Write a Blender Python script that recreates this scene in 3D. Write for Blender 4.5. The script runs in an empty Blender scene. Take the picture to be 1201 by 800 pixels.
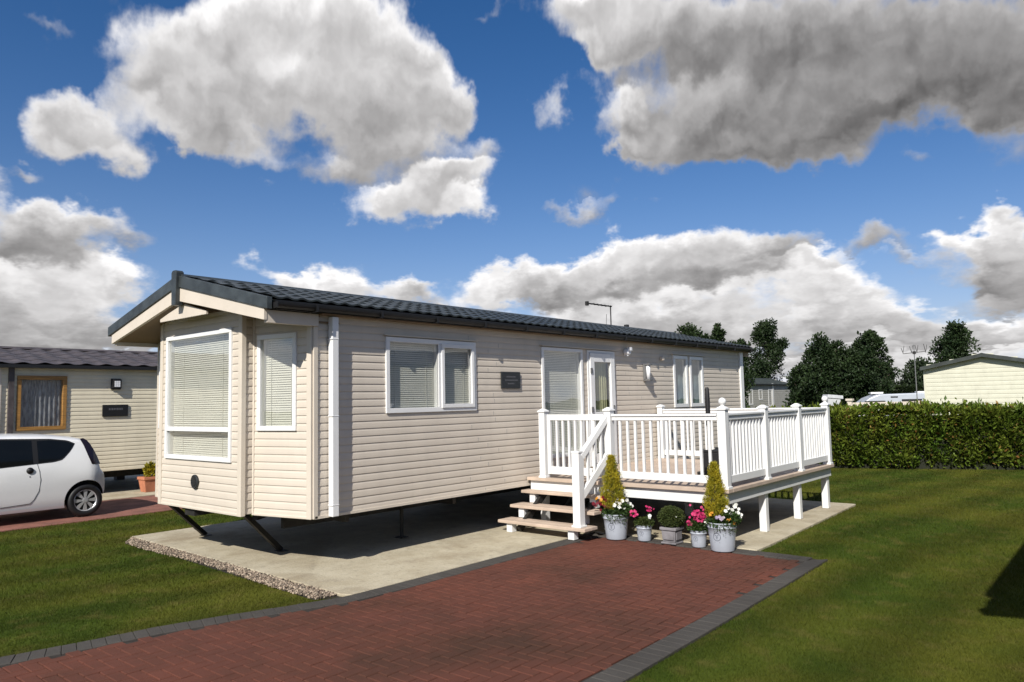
import bpy, bmesh, math, random
import numpy as np
from mathutils import Vector, Matrix
random.seed(7); rng = np.random.default_rng(11)
scene = bpy.context.scene
COL = scene.collection
PI = math.pi

# ------------------------------------------------------------------ helpers
class MB:
    """collects shapes (world or local coordinates) and links them as ONE mesh object"""
    def __init__(s): s.v = []; s.f = []; s.mi = []
    def add(s, verts, faces, mi=0):
        b = len(s.v); s.v.extend([tuple(p) for p in verts])
        for f in faces: s.f.append(tuple(b + i for i in f)); s.mi.append(mi)
    def box(s, x0, x1, y0, y1, z0, z1, mi=0):
        s.add([(x0,y0,z0),(x1,y0,z0),(x1,y1,z0),(x0,y1,z0),(x0,y0,z1),(x1,y0,z1),(x1,y1,z1),(x0,y1,z1)],
              [(0,3,2,1),(4,5,6,7),(0,1,5,4),(1,2,6,5),(2,3,7,6),(3,0,4,7)], mi)
    def fbox(s, F, a0, a1, o0, o1, z0, z1, mi=0):
        pts = [F(a,o,z) for z in (z0,z1) for a,o in ((a0,o0),(a1,o0),(a1,o1),(a0,o1))]
        s.add(pts, [(0,3,2,1),(4,5,6,7),(0,1,5,4),(1,2,6,5),(2,3,7,6),(3,0,4,7)], mi)
    def beam(s, p, q, w, h, up=(0,0,1), mi=0):
        p = Vector(p); q = Vector(q); d = (q-p).normalized(); u = Vector(up)
        r = d.cross(u)
        if r.length < 1e-4: r = d.cross(Vector((1,0,0)))
        r.normalize(); u = r.cross(d).normalized()
        pts = []
        for c in (p,q):
            for a,b in ((-1,-1),(1,-1),(1,1),(-1,1)): pts.append(c + r*(a*w/2) + u*(b*h/2))
        s.add(pts, [(0,1,2,3),(7,6,5,4),(0,4,5,1),(1,5,6,2),(2,6,7,3),(3,7,4,0)], mi)
    def tube(s, pts, r, n=8, mi=0, r2=None):
        pts = [Vector(p) for p in pts]; base = len(s.v); m = len(pts)
        for i,p in enumerate(pts):
            d = (pts[min(i+1,m-1)] - pts[max(i-1,0)]).normalized()
            a = d.cross(Vector((0,0,1)))
            if a.length < 1e-3: a = d.cross(Vector((1,0,0)))
            a.normalize(); b = d.cross(a)
            rr = r if r2 is None else r + (r2-r)*i/(m-1)
            for k in range(n):
                t = 2*PI*k/n; s.v.append(tuple(p + a*(rr*math.cos(t)) + b*(rr*math.sin(t))))
        for i in range(m-1):
            for k in range(n):
                s.f.append((base+i*n+k, base+i*n+(k+1)%n, base+(i+1)*n+(k+1)%n, base+(i+1)*n+k)); s.mi.append(mi)
        s.f.append(tuple(base+k for k in range(n))[::-1]); s.mi.append(mi)
        s.f.append(tuple(base+(m-1)*n+k for k in range(n))); s.mi.append(mi)
    def lathe(s, prof, c=(0,0,0), n=24, mi=0, axis='z'):
        base = len(s.v); m = len(prof)
        for r,z in prof:
            for k in range(n):
                t = 2*PI*k/n; x,y = r*math.cos(t), r*math.sin(t)
                p = (x,y,z) if axis=='z' else ((z,x,y) if axis=='x' else (x,z,y))
                s.v.append((c[0]+p[0], c[1]+p[1], c[2]+p[2]))
        for i in range(m-1):
            for k in range(n):
                s.f.append((base+i*n+k, base+i*n+(k+1)%n, base+(i+1)*n+(k+1)%n, base+(i+1)*n+k)); s.mi.append(mi)
    def prism(s, poly, plane, a0, a1, mi=0):
        """poly: list of 2D points; plane 'xz' extruded along y, 'yz' along x, 'xy' along z"""
        def P(p,a): return (p[0],a,p[1]) if plane=='xz' else ((a,p[0],p[1]) if plane=='yz' else (p[0],p[1],a))
        n = len(poly)
        s.add([P(p,a0) for p in poly]+[P(p,a1) for p in poly],
              [tuple(range(n))[::-1], tuple(range(n,2*n))]+[(i,(i+1)%n,n+(i+1)%n,n+i) for i in range(n)], mi)
    def build(s, name, mat, parent=None, smooth=False, bevel=0, recalc=True, split=False):
        if split:
            # vertices linked by faces, then pieces whose boxes touch, each become an object of their own
            par = list(range(len(s.v)))
            def find(i):
                while par[i]!=i: par[i]=par[par[i]]; i=par[i]
                return i
            for f in s.f:
                for i in f[1:]: par[find(i)] = find(f[0])
            comps = {}
            for i in range(len(s.v)): comps.setdefault(find(i),[]).append(i)
            boxes = []
            for c in comps.values():
                P = np.array([s.v[i] for i in c]); boxes.append([P.min(0)-.008, P.max(0)+.008, set(c)])
            merged = True
            while merged:
                merged = False
                for i in range(len(boxes)):
                    for j in range(i+1,len(boxes)):
                        if (boxes[i][0]<=boxes[j][1]).all() and (boxes[j][0]<=boxes[i][1]).all():
                            boxes[i][0]=np.minimum(boxes[i][0],boxes[j][0]); boxes[i][1]=np.maximum(boxes[i][1],boxes[j][1]); boxes[i][2]|=boxes[j][2]; del boxes[j]; merged=True; break
                    if merged: break
            last = None
            for lo,hi,c in boxes:
                m2 = MB(); idx = {v:k for k,v in enumerate(sorted(c))}; m2.v=[s.v[v] for v in sorted(c)]
                for f,mi in zip(s.f,s.mi):
                    if f[0] in idx: m2.f.append(tuple(idx[i] for i in f)); m2.mi.append(mi)
                last = m2.build(name, mat, parent, smooth, bevel, recalc)
            return last
        me = bpy.data.meshes.new(name)
        off = Vector(parent.get('_off', (0,0,0))) if parent is not None else Vector((0,0,0))
        vs = s.v if off.length == 0 else [(v[0]-off[0], v[1]-off[1], v[2]-off[2]) for v in s.v]
        me.from_pydata(vs, [], s.f)
        mats = mat if isinstance(mat, (list,tuple)) else [mat]
        for m in mats: me.materials.append(m)
        if len(mats) > 1: me.polygons.foreach_set('material_index', s.mi)
        if recalc:
            bm = bmesh.new(); bm.from_mesh(me); bmesh.ops.recalc_face_normals(bm, faces=bm.faces); bm.to_mesh(me); bm.free()
        if smooth: me.polygons.foreach_set('use_smooth', [True]*len(me.polygons))
        me.update()
        o = bpy.data.objects.new(name, me); COL.objects.link(o)
        if parent is not None:
            o.parent = parent; o['_off'] = tuple(off)
        if bevel:
            b = o.modifiers.new('bevel','BEVEL'); b.width = bevel; b.segments = 2; b.limit_method = 'ANGLE'; b.angle_limit = math.radians(40)
        return o

def tag(o, label=None, cat=None, group=None, kind=None):
    if label: o['label'] = label
    if cat: o['category'] = cat
    if group: o['group'] = group
    if kind: o['kind'] = kind
    return o
def thing(name, label, cat, loc=(0,0,0), rotz=0.0, group=None, world=True):
    """Empty at the thing's base. world=True: children are given in world coordinates"""
    o = bpy.data.objects.new(name, None); COL.objects.link(o)
    o.location = loc; o.rotation_euler = (0,0,rotz); o.empty_display_size = .2
    if world and rotz == 0: o['_off'] = tuple(loc)
    return tag(o, label, cat, group)
def fast_mesh(name, verts, faces_n, nper, mat, parent=None, smooth=False):
    """verts (N,3) numpy; consecutive nper vertices form one face"""
    me = bpy.data.meshes.new(name); N = len(verts)
    off = np.array(parent.get('_off', (0,0,0)) if parent is not None else (0,0,0), float)
    me.vertices.add(N); me.vertices.foreach_set('co', (verts-off).astype(np.float32).ravel())
    me.loops.add(N); me.loops.foreach_set('vertex_index', np.arange(N, dtype=np.int32))
    nf = N//nper
    me.polygons.add(nf); me.polygons.foreach_set('loop_start', np.arange(0,N,nper,dtype=np.int32))
    me.polygons.foreach_set('loop_total', np.full(nf,nper,dtype=np.int32))
    if smooth: me.polygons.foreach_set('use_smooth', np.ones(nf,bool))
    me.materials.append(mat); me.update(calc_edges=True)
    o = bpy.data.objects.new(name, me); COL.objects.link(o)
    if parent is not None: o.parent = parent; o['_off'] = tuple(off)
    return o

# ------------------------------------------------------------------ materials
def nn(nt, typ, **kw):
    n = nt.nodes.new(typ)
    for k,v in kw.items(): setattr(n, k, v)
    return n
def srgb(h):
    h = h.lstrip('#'); c = [int(h[i:i+2],16)/255 for i in (0,2,4)]
    return tuple(((x/12.92) if x<=.04045 else ((x+.055)/1.055)**2.4) for x in c)
def mat(name, col, rough=.5, metal=0., var=.06, scale=3., col2=None, bump=0., bscale=60., spec=.5, coat=0., island=0., stretch=None, dirt=0.):
    m = bpy.data.materials.new(name); m.use_nodes = True; nt = m.node_tree; L = nt.links
    b = nt.nodes['Principled BSDF']; b.inputs['Roughness'].default_value = rough; b.inputs['Metallic'].default_value = metal
    b.inputs['Specular IOR Level'].default_value = spec; b.inputs['Coat Weight'].default_value = coat
    tc = nn(nt,'ShaderNodeTexCoord'); src = tc.outputs['Object']
    if stretch:
        mp = nn(nt,'ShaderNodeMapping'); mp.inputs['Scale'].default_value = stretch; L.new(src, mp.inputs[0]); src = mp.outputs[0]
    n = nn(nt,'ShaderNodeTexNoise'); n.inputs['Scale'].default_value = scale; n.inputs['Detail'].default_value = 6; n.inputs['Roughness'].default_value=.6; L.new(src, n.inputs['Vector'])
    mx = nn(nt,'ShaderNodeMix', data_type='RGBA'); c = Vector(col[:3])
    c2 = Vector(col2[:3]) if col2 else c*(1-var*2.2)
    c1 = c if col2 else c*(1+var)
    mx.inputs[6].default_value = (*c1,1); mx.inputs[7].default_value = (*c2,1)
    rmp = nn(nt,'ShaderNodeMapRange'); rmp.inputs[1].default_value=.35; rmp.inputs[2].default_value=.65; L.new(n.outputs[0], rmp.inputs[0])
    L.new(rmp.outputs[0], mx.inputs[0]); out = mx.outputs[2]
    if island:
        g = nn(nt,'ShaderNodeNewGeometry'); mr = nn(nt,'ShaderNodeMapRange'); mr.inputs[3].default_value = 1-island; mr.inputs[4].default_value = 1+island
        L.new(g.outputs['Random Per Island'], mr.inputs[0])
        m2 = nn(nt,'ShaderNodeVectorMath', operation='SCALE'); L.new(out, m2.inputs[0]); L.new(mr.outputs[0], m2.inputs['Scale']); out = m2.outputs[0]
    if dirt:
        n3 = nn(nt,'ShaderNodeTexNoise'); n3.inputs['Scale'].default_value=1.1; n3.inputs['Detail'].default_value=8
        mp3 = nn(nt,'ShaderNodeMapping'); mp3.inputs['Scale'].default_value=(6,6,.8); L.new(tc.outputs['Object'],mp3.inputs[0]); L.new(mp3.outputs[0],n3.inputs['Vector'])
        mr3 = nn(nt,'ShaderNodeMapRange'); mr3.inputs[1].default_value=.5; mr3.inputs[2].default_value=.8; mr3.inputs[3].default_value=1; mr3.inputs[4].default_value=1-dirt
        L.new(n3.outputs[0],mr3.inputs[0]); m3 = nn(nt,'ShaderNodeVectorMath',operation='SCALE'); L.new(out,m3.inputs[0]); L.new(mr3.outputs[0],m3.inputs['Scale']); out=m3.outputs[0]
    L.new(out, b.inputs['Base Color'])
    rr = nn(nt,'ShaderNodeMapRange'); rr.inputs[3].default_value = rough*.85; rr.inputs[4].default_value = min(1,rough*1.2); L.new(n.outputs[0], rr.inputs[0]); L.new(rr.outputs[0], b.inputs['Roughness'])
    if bump:
        n2 = nn(nt,'ShaderNodeTexNoise'); n2.inputs['Scale'].default_value = bscale; n2.inputs['Detail'].default_value = 5; L.new(src, n2.inputs['Vector'])
        bp = nn(nt,'ShaderNodeBump'); bp.inputs['Strength'].default_value = bump; bp.inputs['Distance'].default_value = .01
        L.new(n2.outputs[0], bp.inputs['Height']); L.new(bp.outputs[0], b.inputs['Normal'])
    return m
def leaf_mat(name, c1, c2, scale=1.5, island=.35, rough=.55, trans=.25):
    m = mat(name, c1, rough, col2=c2, scale=scale, island=island, spec=.3)
    nt = m.node_tree; b = nt.nodes['Principled BSDF']; out = nt.nodes['Material Output']
    src = b.inputs['Base Color'].links[0].from_socket
    t = nn(nt,'ShaderNodeBsdfTranslucent'); nt.links.new(src, t.inputs[0]); ms = nn(nt,'ShaderNodeMixShader'); ms.inputs[0].default_value = trans
    nt.links.new(b.outputs[0], ms.inputs[1]); nt.links.new(t.outputs[0], ms.inputs[2]); nt.links.new(ms.outputs[0], out.inputs[0])
    return m
def glass_mat(name, tint=(.88,.89,.87), ior=1.55, rough=0.0, boost=1.0):
    m = bpy.data.materials.new(name); m.use_nodes = True; nt = m.node_tree; nt.nodes.clear(); L = nt.links
    o = nn(nt,'ShaderNodeOutputMaterial'); t = nn(nt,'ShaderNodeBsdfTransparent'); t.inputs[0].default_value = (*tint,1)
    g = nn(nt,'ShaderNodeBsdfGlossy'); g.inputs['Roughness'].default_value = rough; g.inputs[0].default_value=(1,1,1,1)
    ge = nn(nt,'ShaderNodeNewGeometry'); dt = nn(nt,'ShaderNodeVectorMath',operation='DOT_PRODUCT'); L.new(ge.outputs['Incoming'],dt.inputs[0]); L.new(ge.outputs['Normal'],dt.inputs[1])
    ab = nn(nt,'ShaderNodeMath',operation='ABSOLUTE'); L.new(dt.outputs['Value'],ab.inputs[0]); om = nn(nt,'ShaderNodeMath',operation='SUBTRACT'); om.inputs[0].default_value=1; L.new(ab.outputs[0],om.inputs[1])
    pw = nn(nt,'ShaderNodeMath',operation='POWER'); L.new(om.outputs[0],pw.inputs[0]); pw.inputs[1].default_value=5; f0=2*((ior-1)/(ior+1))**2
    f = nn(nt,'ShaderNodeMath',operation='MULTIPLY_ADD'); L.new(pw.outputs[0],f.inputs[0]); f.inputs[1].default_value=1-f0; f.inputs[2].default_value=f0
    tc = nn(nt,'ShaderNodeTexCoord'); n = nn(nt,'ShaderNodeTexNoise'); n.inputs['Scale'].default_value = 1.3; L.new(tc.outputs['Object'], n.inputs['Vector'])
    bp = nn(nt,'ShaderNodeBump'); bp.inputs['Strength'].default_value=.12; bp.inputs['Distance'].default_value=.02; L.new(n.outputs[0],bp.inputs['Height']); L.new(bp.outputs[0],g.inputs['Normal'])
    mu = nn(nt,'ShaderNodeMath', operation='MULTIPLY'); mu.inputs[1].default_value = boost; mu.use_clamp=True; L.new(f.outputs[0], mu.inputs[0])
    ms = nn(nt,'ShaderNodeMixShader'); L.new(mu.outputs[0], ms.inputs[0]); L.new(t.outputs[0], ms.inputs[1]); L.new(g.outputs[0], ms.inputs[2]); L.new(ms.outputs[0], o.inputs[0])
    return m

M = {}
M['siding'] = mat('siding_taupe', (.575,.509,.425), .55, var=.03, scale=1.2, dirt=.06)
M['trim'] = mat('trim_taupe', (.585,.521,.434), .5, var=.03)
M['fascia'] = mat('fascia_cream', (.60,.53,.445), .5, var=.03)
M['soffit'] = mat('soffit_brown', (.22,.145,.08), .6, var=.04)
M['siding_n'] = mat('siding_neighbour', (.72,.65,.49), .55, var=.04, scale=1.2, dirt=.08)
M['siding_y'] = mat('siding_pale_yellow', (.56,.55,.44), .6, var=.03, dirt=.08)
M['siding_g'] = mat('siding_grey_green', (.40,.39,.35), .6, var=.04)
M['upvc'] = mat('upvc_white', (.72,.72,.71), .35, var=.02, scale=2, dirt=.04)
M['upvc_grey'] = mat('seal_grey', (.25,.25,.25), .5)
M['roof'] = mat('roof_tile_slate', (.042,.050,.052), .42, var=.2, scale=5, bump=.15, bscale=200)
M['roof_n'] = mat('roof_tile_brown', (.075,.062,.062), .5, var=.2, scale=5, bump=.15, bscale=200)
M['roof_far'] = mat('roof_far_grey', (.035,.042,.038), .6, var=.2, scale=3)
M['black'] = mat('black_plastic', (.007,.007,.008), .55, var=.1)
M['dark_metal'] = mat('dark_steel', (.03,.028,.026), .6, metal=.3, var=.2, scale=8)
M['rust'] = mat('rusty_steel', (.06,.04,.03), .8, var=.3, scale=12, col2=(.11,.055,.03))
M['blind'] = mat('blind_cream', (.68,.67,.60), .6, var=.02)
M['blind_g'] = mat('blind_grey', (.72,.71,.64), .6, var=.02)
M['curtain'] = mat('curtain_green', (.42,.42,.26), .8, var=.1, scale=2, stretch=(1,8,.3))
M['frost'] = mat('frosted_film', (.14,.20,.22), .5, var=.1, scale=6)
M['lace'] = mat('lace_grey', (.50,.51,.54), .9, col2=(.13,.14,.17), scale=5, stretch=(1,6,1.2))
M['wood_frame'] = mat('golden_oak_frame', (.33,.17,.045), .5, var=.15, scale=3, stretch=(1,1,14))
M['inside'] = mat('room_dark', (.10,.09,.08), .9)
M['glass'] = glass_mat('window_glass', boost=1.9)
M['glass_dk'] = glass_mat('window_glass_tinted', tint=(.91,.92,.90), ior=1.6, boost=1.3)
M['decking'] = mat('decking_tan', (.48,.38,.30), .6, var=.08, scale=3, stretch=(1,1,1), bump=.1, bscale=30)
M['plate'] = mat('sign_plate_dark', (.018,.02,.022), .4)
M['plate_txt'] = mat('sign_lettering_grey', (.10,.10,.11), .5)
M['chrome'] = mat('brushed_steel', (.20,.20,.20), .45, metal=.5, var=.05)
M['lamp_glass'] = mat('lamp_glass_white', (.75,.76,.78), .25, var=.02)
M['concrete'] = None
M['bark'] = mat('bark_brown', (.10,.075,.055), .9, var=.3, scale=6, bump=.4, bscale=20)

# concrete with worn patches, and the other ground surfaces
def concrete_mat():
    m = mat('concrete_cream', (.47,.42,.31), .85, col2=(.36,.31,.215), scale=2.2, bump=.5, bscale=45)
    nt = m.node_tree; L = nt.links; b = nt.nodes['Principled BSDF']; src = b.inputs['Base Color'].links[0].from_socket
    tc = nn(nt,'ShaderNodeTexCoord')
    for sc,lo,hi,colr,fac in ((.7,.50,.66,(.20,.15,.085),.62),(3.1,.52,.68,(.25,.21,.15),.5),(16,.55,.70,(.14,.125,.095),.5),(70,.58,.68,(.66,.62,.50),.5),(130,.60,.68,(.12,.10,.08),.5)):
        n = nn(nt,'ShaderNodeTexNoise'); n.inputs['Scale'].default_value=sc; n.inputs['Detail'].default_value=7; n.inputs['Roughness'].default_value=.65; L.new(tc.outputs['Object'],n.inputs['Vector'])
        r = nn(nt,'ShaderNodeMapRange'); r.inputs[1].default_value=lo; r.inputs[2].default_value=hi; r.inputs[4].default_value=fac; L.new(n.outputs[0],r.inputs[0])
        x = nn(nt,'ShaderNodeMix', data_type='RGBA'); L.new(r.outputs[0],x.inputs[0]); L.new(src,x.inputs[6]); x.inputs[7].default_value=(*colr,1); src = x.outputs[2]
    # tamped lines across the slab
    w = nn(nt,'ShaderNodeTexWave', wave_type='BANDS', bands_direction='Y'); w.inputs['Scale'].default_value=9; w.inputs['Distortion'].default_value=6; w.inputs['Detail'].default_value=3; L.new(tc.outputs['Object'],w.inputs['Vector'])
    r = nn(nt,'ShaderNodeMapRange'); r.inputs[3].default_value=.93; r.inputs[4].default_value=1.05; L.new(w.outputs[1],r.inputs[0])
    v = nn(nt,'ShaderNodeVectorMath',operation='SCALE'); L.new(src,v.inputs[0]); L.new(r.outputs[0],v.inputs['Scale'])
    L.new(v.outputs[0], b.inputs['Base Color'])
    return m
M['concrete'] = concrete_mat()
def paver_mat(name, ca, cb, stain):
    m = mat(name, ca, .9, col2=cb, scale=1.3, bump=.6, bscale=120, island=.06, spec=.2)
    nt = m.node_tree; L = nt.links; b = nt.nodes['Principled BSDF']; src = b.inputs['Base Color'].links[0].from_socket
    tc = nn(nt,'ShaderNodeTexCoord')
    for sc,lo,hi,colr,fac in ((.45,.48,.68,stain,.75),(9,.60,.75,stain,.45),(90,.60,.72,tuple(x*1.9 for x in ca),.35)):
        n = nn(nt,'ShaderNodeTexNoise'); n.inputs['Scale'].default_value=sc; n.inputs['Detail'].default_value=7; n.inputs['Roughness'].default_value=.65; L.new(tc.outputs['Object'],n.inputs['Vector'])
        r = nn(nt,'ShaderNodeMapRange'); r.inputs[1].default_value=lo; r.inputs[2].default_value=hi; r.inputs[4].default_value=fac; L.new(n.outputs[0],r.inputs[0])
        x = nn(nt,'ShaderNodeMix', data_type='RGBA'); L.new(r.outputs[0],x.inputs[0]); L.new(src,x.inputs[6]); x.inputs[7].default_value=(*colr,1); src = x.outputs[2]
    L.new(src, b.inputs['Base Color']); return m
M['paver'] = paver_mat('red_block_paving', (.122,.042,.027), (.094,.036,.025), (.042,.024,.015))
M['kerb'] = paver_mat('charcoal_block', (.072,.066,.059), (.058,.053,.048), (.03,.028,.026))
M['joint'] = mat('joint_sand', (.028,.022,.018), .95, var=.3, scale=20)
M['tarmac_red'] = mat('red_tarmac', (.21,.085,.06), .9, var=.15, scale=3, bump=.5, bscale=120)
def ground_mat():
    m = mat('lawn_soil', (.045,.062,.014), .95, col2=(.070,.072,.022), scale=.9, bump=.8, bscale=70, spec=.1)
    nt = m.node_tree; L = nt.links; b = nt.nodes['Principled BSDF']; src = b.inputs['Base Color'].links[0].from_socket
    return m, src
def lawn_colour(nt, tc_out):
    """mown lawn: patches of moss green and straw, stripes left by the mower along the plot"""
    L = nt.links
    n = nn(nt,'ShaderNodeTexNoise'); n.inputs['Scale'].default_value=.55; n.inputs['Detail'].default_value=5; L.new(tc_out,n.inputs['Vector'])
    r = nn(nt,'ShaderNodeMapRange'); r.inputs[1].default_value=.40; r.inputs[2].default_value=.60; L.new(n.outputs[0],r.inputs[0])
    x = nn(nt,'ShaderNodeMix', data_type='RGBA'); x.inputs[6].default_value=(*GR1,1); x.inputs[7].default_value=(*GR2,1); L.new(r.outputs[0],x.inputs[0])
    n2 = nn(nt,'ShaderNodeTexNoise'); n2.inputs['Scale'].default_value=4.; n2.inputs['Detail'].default_value=6; L.new(tc_out,n2.inputs['Vector'])
    r2 = nn(nt,'ShaderNodeMapRange'); r2.inputs[1].default_value=.52; r2.inputs[2].default_value=.74; r2.inputs[4].default_value=.65; L.new(n2.outputs[0],r2.inputs[0])
    x2 = nn(nt,'ShaderNodeMix', data_type='RGBA'); L.new(x.outputs[2],x2.inputs[6]); x2.inputs[7].default_value=(*GR3,1); L.new(r2.outputs[0],x2.inputs[0])
    mp = nn(nt,'ShaderNodeMapping'); mp.inputs['Rotation'].default_value=(0,0,math.radians(9)); L.new(tc_out,mp.inputs[0])
    w = nn(nt,'ShaderNodeTexWave', wave_type='BANDS', bands_direction='X', wave_profile='SIN'); w.inputs['Scale'].default_value=.30; w.inputs['Distortion'].default_value=3.2; w.inputs['Detail'].default_value=2; w.inputs['Detail Scale'].default_value=.6; L.new(mp.outputs[0],w.inputs['Vector'])
    r3 = nn(nt,'ShaderNodeMapRange'); r3.inputs[3].default_value=.82; r3.inputs[4].default_value=1.14; L.new(w.outputs[1],r3.inputs[0])
    v = nn(nt,'ShaderNodeVectorMath',operation='SCALE'); L.new(x2.outputs[2],v.inputs[0]); L.new(r3.outputs[0],v.inputs['Scale'])
    return v.outputs[0]
GR1=(.042,.064,.008); GR2=(.080,.086,.012); GR3=(.118,.100,.029)
def lawn_mats():
    g = mat('lawn_ground', (.05,.06,.02), .95, bump=1., bscale=70, spec=.1)
    nt = g.node_tree; tc = nn(nt,'ShaderNodeTexCoord'); nt.links.new(lawn_colour(nt, tc.outputs['Object']), nt.nodes['Principled BSDF'].inputs['Base Color'])
    s = mat('grass_blade', (.05,.08,.02), .7, spec=.08)
    nt = s.node_tree; L = nt.links; b = nt.nodes['Principled BSDF']; tc = nn(nt,'ShaderNodeTexCoord')
    c = lawn_colour(nt, tc.outputs['Object'])
    gm = nn(nt,'ShaderNodeNewGeometry'); mr = nn(nt,'ShaderNodeMapRange'); mr.inputs[3].default_value=.85; mr.inputs[4].default_value=1.42; L.new(gm.outputs['Random Per Island'],mr.inputs[0])
    v = nn(nt,'ShaderNodeVectorMath',operation='SCALE'); L.new(c,v.inputs[0]); L.new(mr.outputs[0],v.inputs['Scale']); L.new(v.outputs[0],b.inputs['Base Color'])
    t = nn(nt,'ShaderNodeBsdfTranslucent'); L.new(v.outputs[0],t.inputs[0]); ms = nn(nt,'ShaderNodeMixShader'); ms.inputs[0].default_value=.3
    L.new(b.outputs[0],ms.inputs[1]); L.new(t.outputs[0],ms.inputs[2]); L.new(ms.outputs[0], nt.nodes['Material Output'].inputs[0])
    return g, s
M['lawn'], M['blade'] = lawn_mats()
# ------------------------------------------------------------------ the setting: ground, driveway, slab
def gz(x, y):   # the field dips behind the hedge
    return -.02 - .85*math.exp(-(((x+4)/9)**2 + ((y-45)/7)**2))
def ground():
    xs = sorted(set([-600,-300,-150,-80]+list(range(-60,61,3))+[80,150,300,600]))
    ys = sorted(set([-300,-150,-80]+list(range(-40,91,3))+[110,150,300,700]))
    mb = MB(); mb.v = [(x,y,gz(x,y)) for y in ys for x in xs]; n = len(xs)
    for j in range(len(ys)-1):
        for i in range(n-1): mb.f.append((j*n+i,j*n+i+1,(j+1)*n+i+1,(j+1)*n+i)); mb.mi.append(0)
    o = mb.build('ground', M['lawn'], smooth=True); tag(o, kind='structure')
ground()
OUT_L = [(-2.2,-7.5),(-.9,-5.6),(.0,-4.2),(.40,-3.04),(.50,-2.55),(.60,-1.94),(.76,-1.41),(.93,-.94),(1.10,-.42),(1.13,.2),(1.13,1.0),(1.13,2.0),(1.13,3.0),(1.14,3.86)]
IN_L = [(-2.0,-7.7),(-.68,-5.7),(.2,-4.35),(.60,-3.14),(.72,-2.62),(.82,-2.0),(.96,-1.5),(1.13,-1.02),(1.30,-.5),(1.35,.2),(1.35,1.0),(1.35,2.0),(1.35,3.0),(1.36,3.64)]
IN_R = [(4.12,3.64),(4.14,2.2),(4.16,1.0),(4.18,-.8),(4.25,-2.2),(4.6,-4.),(5.6,-5.6),(7.0,-7.7)]
OUT_R = [(4.29,3.86),(4.33,2.2),(4.36,1.0),(4.39,-.8),(4.47,-2.25),(4.8,-3.9),(5.75,-5.45),(7.2,-7.5)]
def border_blocks(mb, outp, inp, w=.105, z=.006):
    """a soldier course of charcoal blocks between two edges"""
    def resample(ps, ds):
        L = [0]
        for a,b in zip(ps,ps[1:]): L.append(L[-1]+math.dist(a,b))
        return L
    n = len(outp)
    for i in range(n-1):
        o0,o1,i0,i1 = outp[i],outp[i+1],inp[i],inp[i+1]
        k = max(1, round((math.dist(o0,o1)+math.dist(i0,i1))/2/w))
        for j in range(k):
            def lp(p,q,t): return (p[0]+(q[0]-p[0])*t, p[1]+(q[1]-p[1])*t)
            g = .013; t0,t1 = (j+g)/k,(j+1-g)/k
            a,b,c,d = lp(o0,o1,t0),lp(o0,o1,t1),lp(i0,i1,t1),lp(i0,i1,t0)
            cx,cy = sum(p[0] for p in (a,b,c,d))/4, sum(p[1] for p in (a,b,c,d))/4
            zz = z + random.uniform(-.001,.001)
            q = [(p[0]+random.uniform(-.0015,.0015), p[1]+random.uniform(-.0015,.0015)) for p in (a,b,c,d)]
            inn = [(cx+(p[0]-cx)*.93, cy+(p[1]-cy)*.93) for p in q]
            mb.add([(*p,-.03) for p in q]+[(*p,zz-.005) for p in q]+[(*p,zz) for p in inn],
                   [(8,9,10,11)]+[(r,(r+1)%4,4+(r+1)%4,4+r) for r in range(4)]+[(4+r,4+(r+1)%4,8+(r+1)%4,8+r) for r in range(4)])
def inside(poly, x, y):
    c = False; n = len(poly)
    for i in range(n):
        x1,y1 = poly[i]; x2,y2 = poly[(i+1)%n]
        if (y1>y)!=(y2>y) and x < (x2-x1)*(y-y1)/(y2-y1)+x1: c = not c
    return c
DRIVE_IN = IN_L + IN_R
DRIVE_OUT = OUT_L + OUT_R
def driveway():
    mb = MB(); mb.prism(DRIVE_OUT, 'xy', -.06, -.012)
    o = mb.build('driveway_bed', M['joint']); tag(o, kind='structure')
    # 90 degree herringbone of 200 x 100 mm blocks
    mb = MB(); a = .1
    ox,oy = 1.35,-7.6
    for i in range(-44,66):
        for j in range(-2,118):
            k = (i - j) % 4
            if k == 0: bx = (i,j,i+2,j+1)
            elif k == 2: bx = (i+1,j-1+0,i+2,j+1) if False else None
            else: bx = None
            cells = []
            if k == 0: cells.append((i,j,2,1))
            if k == 3: cells.append((i,j,1,2))
            for (ci,cj,w,h) in cells:
                x0,y0 = ox+ci*a, oy+cj*a; x1,y1 = x0+w*a, y0+h*a
                cx,cy = (x0+x1)/2,(y0+y1)/2
                if not inside(DRIVE_IN,cx,cy): continue
                if cy < -5.2: continue
                g = .0036; z = random.gauss(0,.0009); tx,ty = random.gauss(0,.004),random.gauss(0,.004)
                q = [(x0+g,y0+g),(x1-g,y0+g),(x1-g,y1-g),(x0+g,y1-g)]; e=.005
                inn = [(x0+g+e,y0+g+e),(x1-g-e,y0+g+e),(x1-g-e,y1-g-e),(x0+g+e,y1-g-e)]
                def zz(p): return z + (p[0]-cx)*tx + (p[1]-cy)*ty
                mb.add([(*p,-.02) for p in q]+[(*p,zz(p)-.004) for p in q]+[(*p,zz(p)) for p in inn],
                       [(8,9,10,11)]+[(r,(r+1)%4,4+(r+1)%4,4+r) for r in range(4)]+[(4+r,4+(r+1)%4,8+(r+1)%4,8+r) for r in range(4)])
    o = mb.build('driveway', M['paver'], recalc=False); tag(o, kind='structure')
    mb = MB()
    border_blocks(mb, OUT_L, IN_L); border_blocks(mb, OUT_R, IN_R)
    border_blocks(mb, [(1.36,3.86),(4.12,3.86)], [(1.36,3.64),(4.12,3.64)])
    o = mb.build('driveway_border', M['kerb'], recalc=False); tag(o, kind='structure')
driveway()
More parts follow.
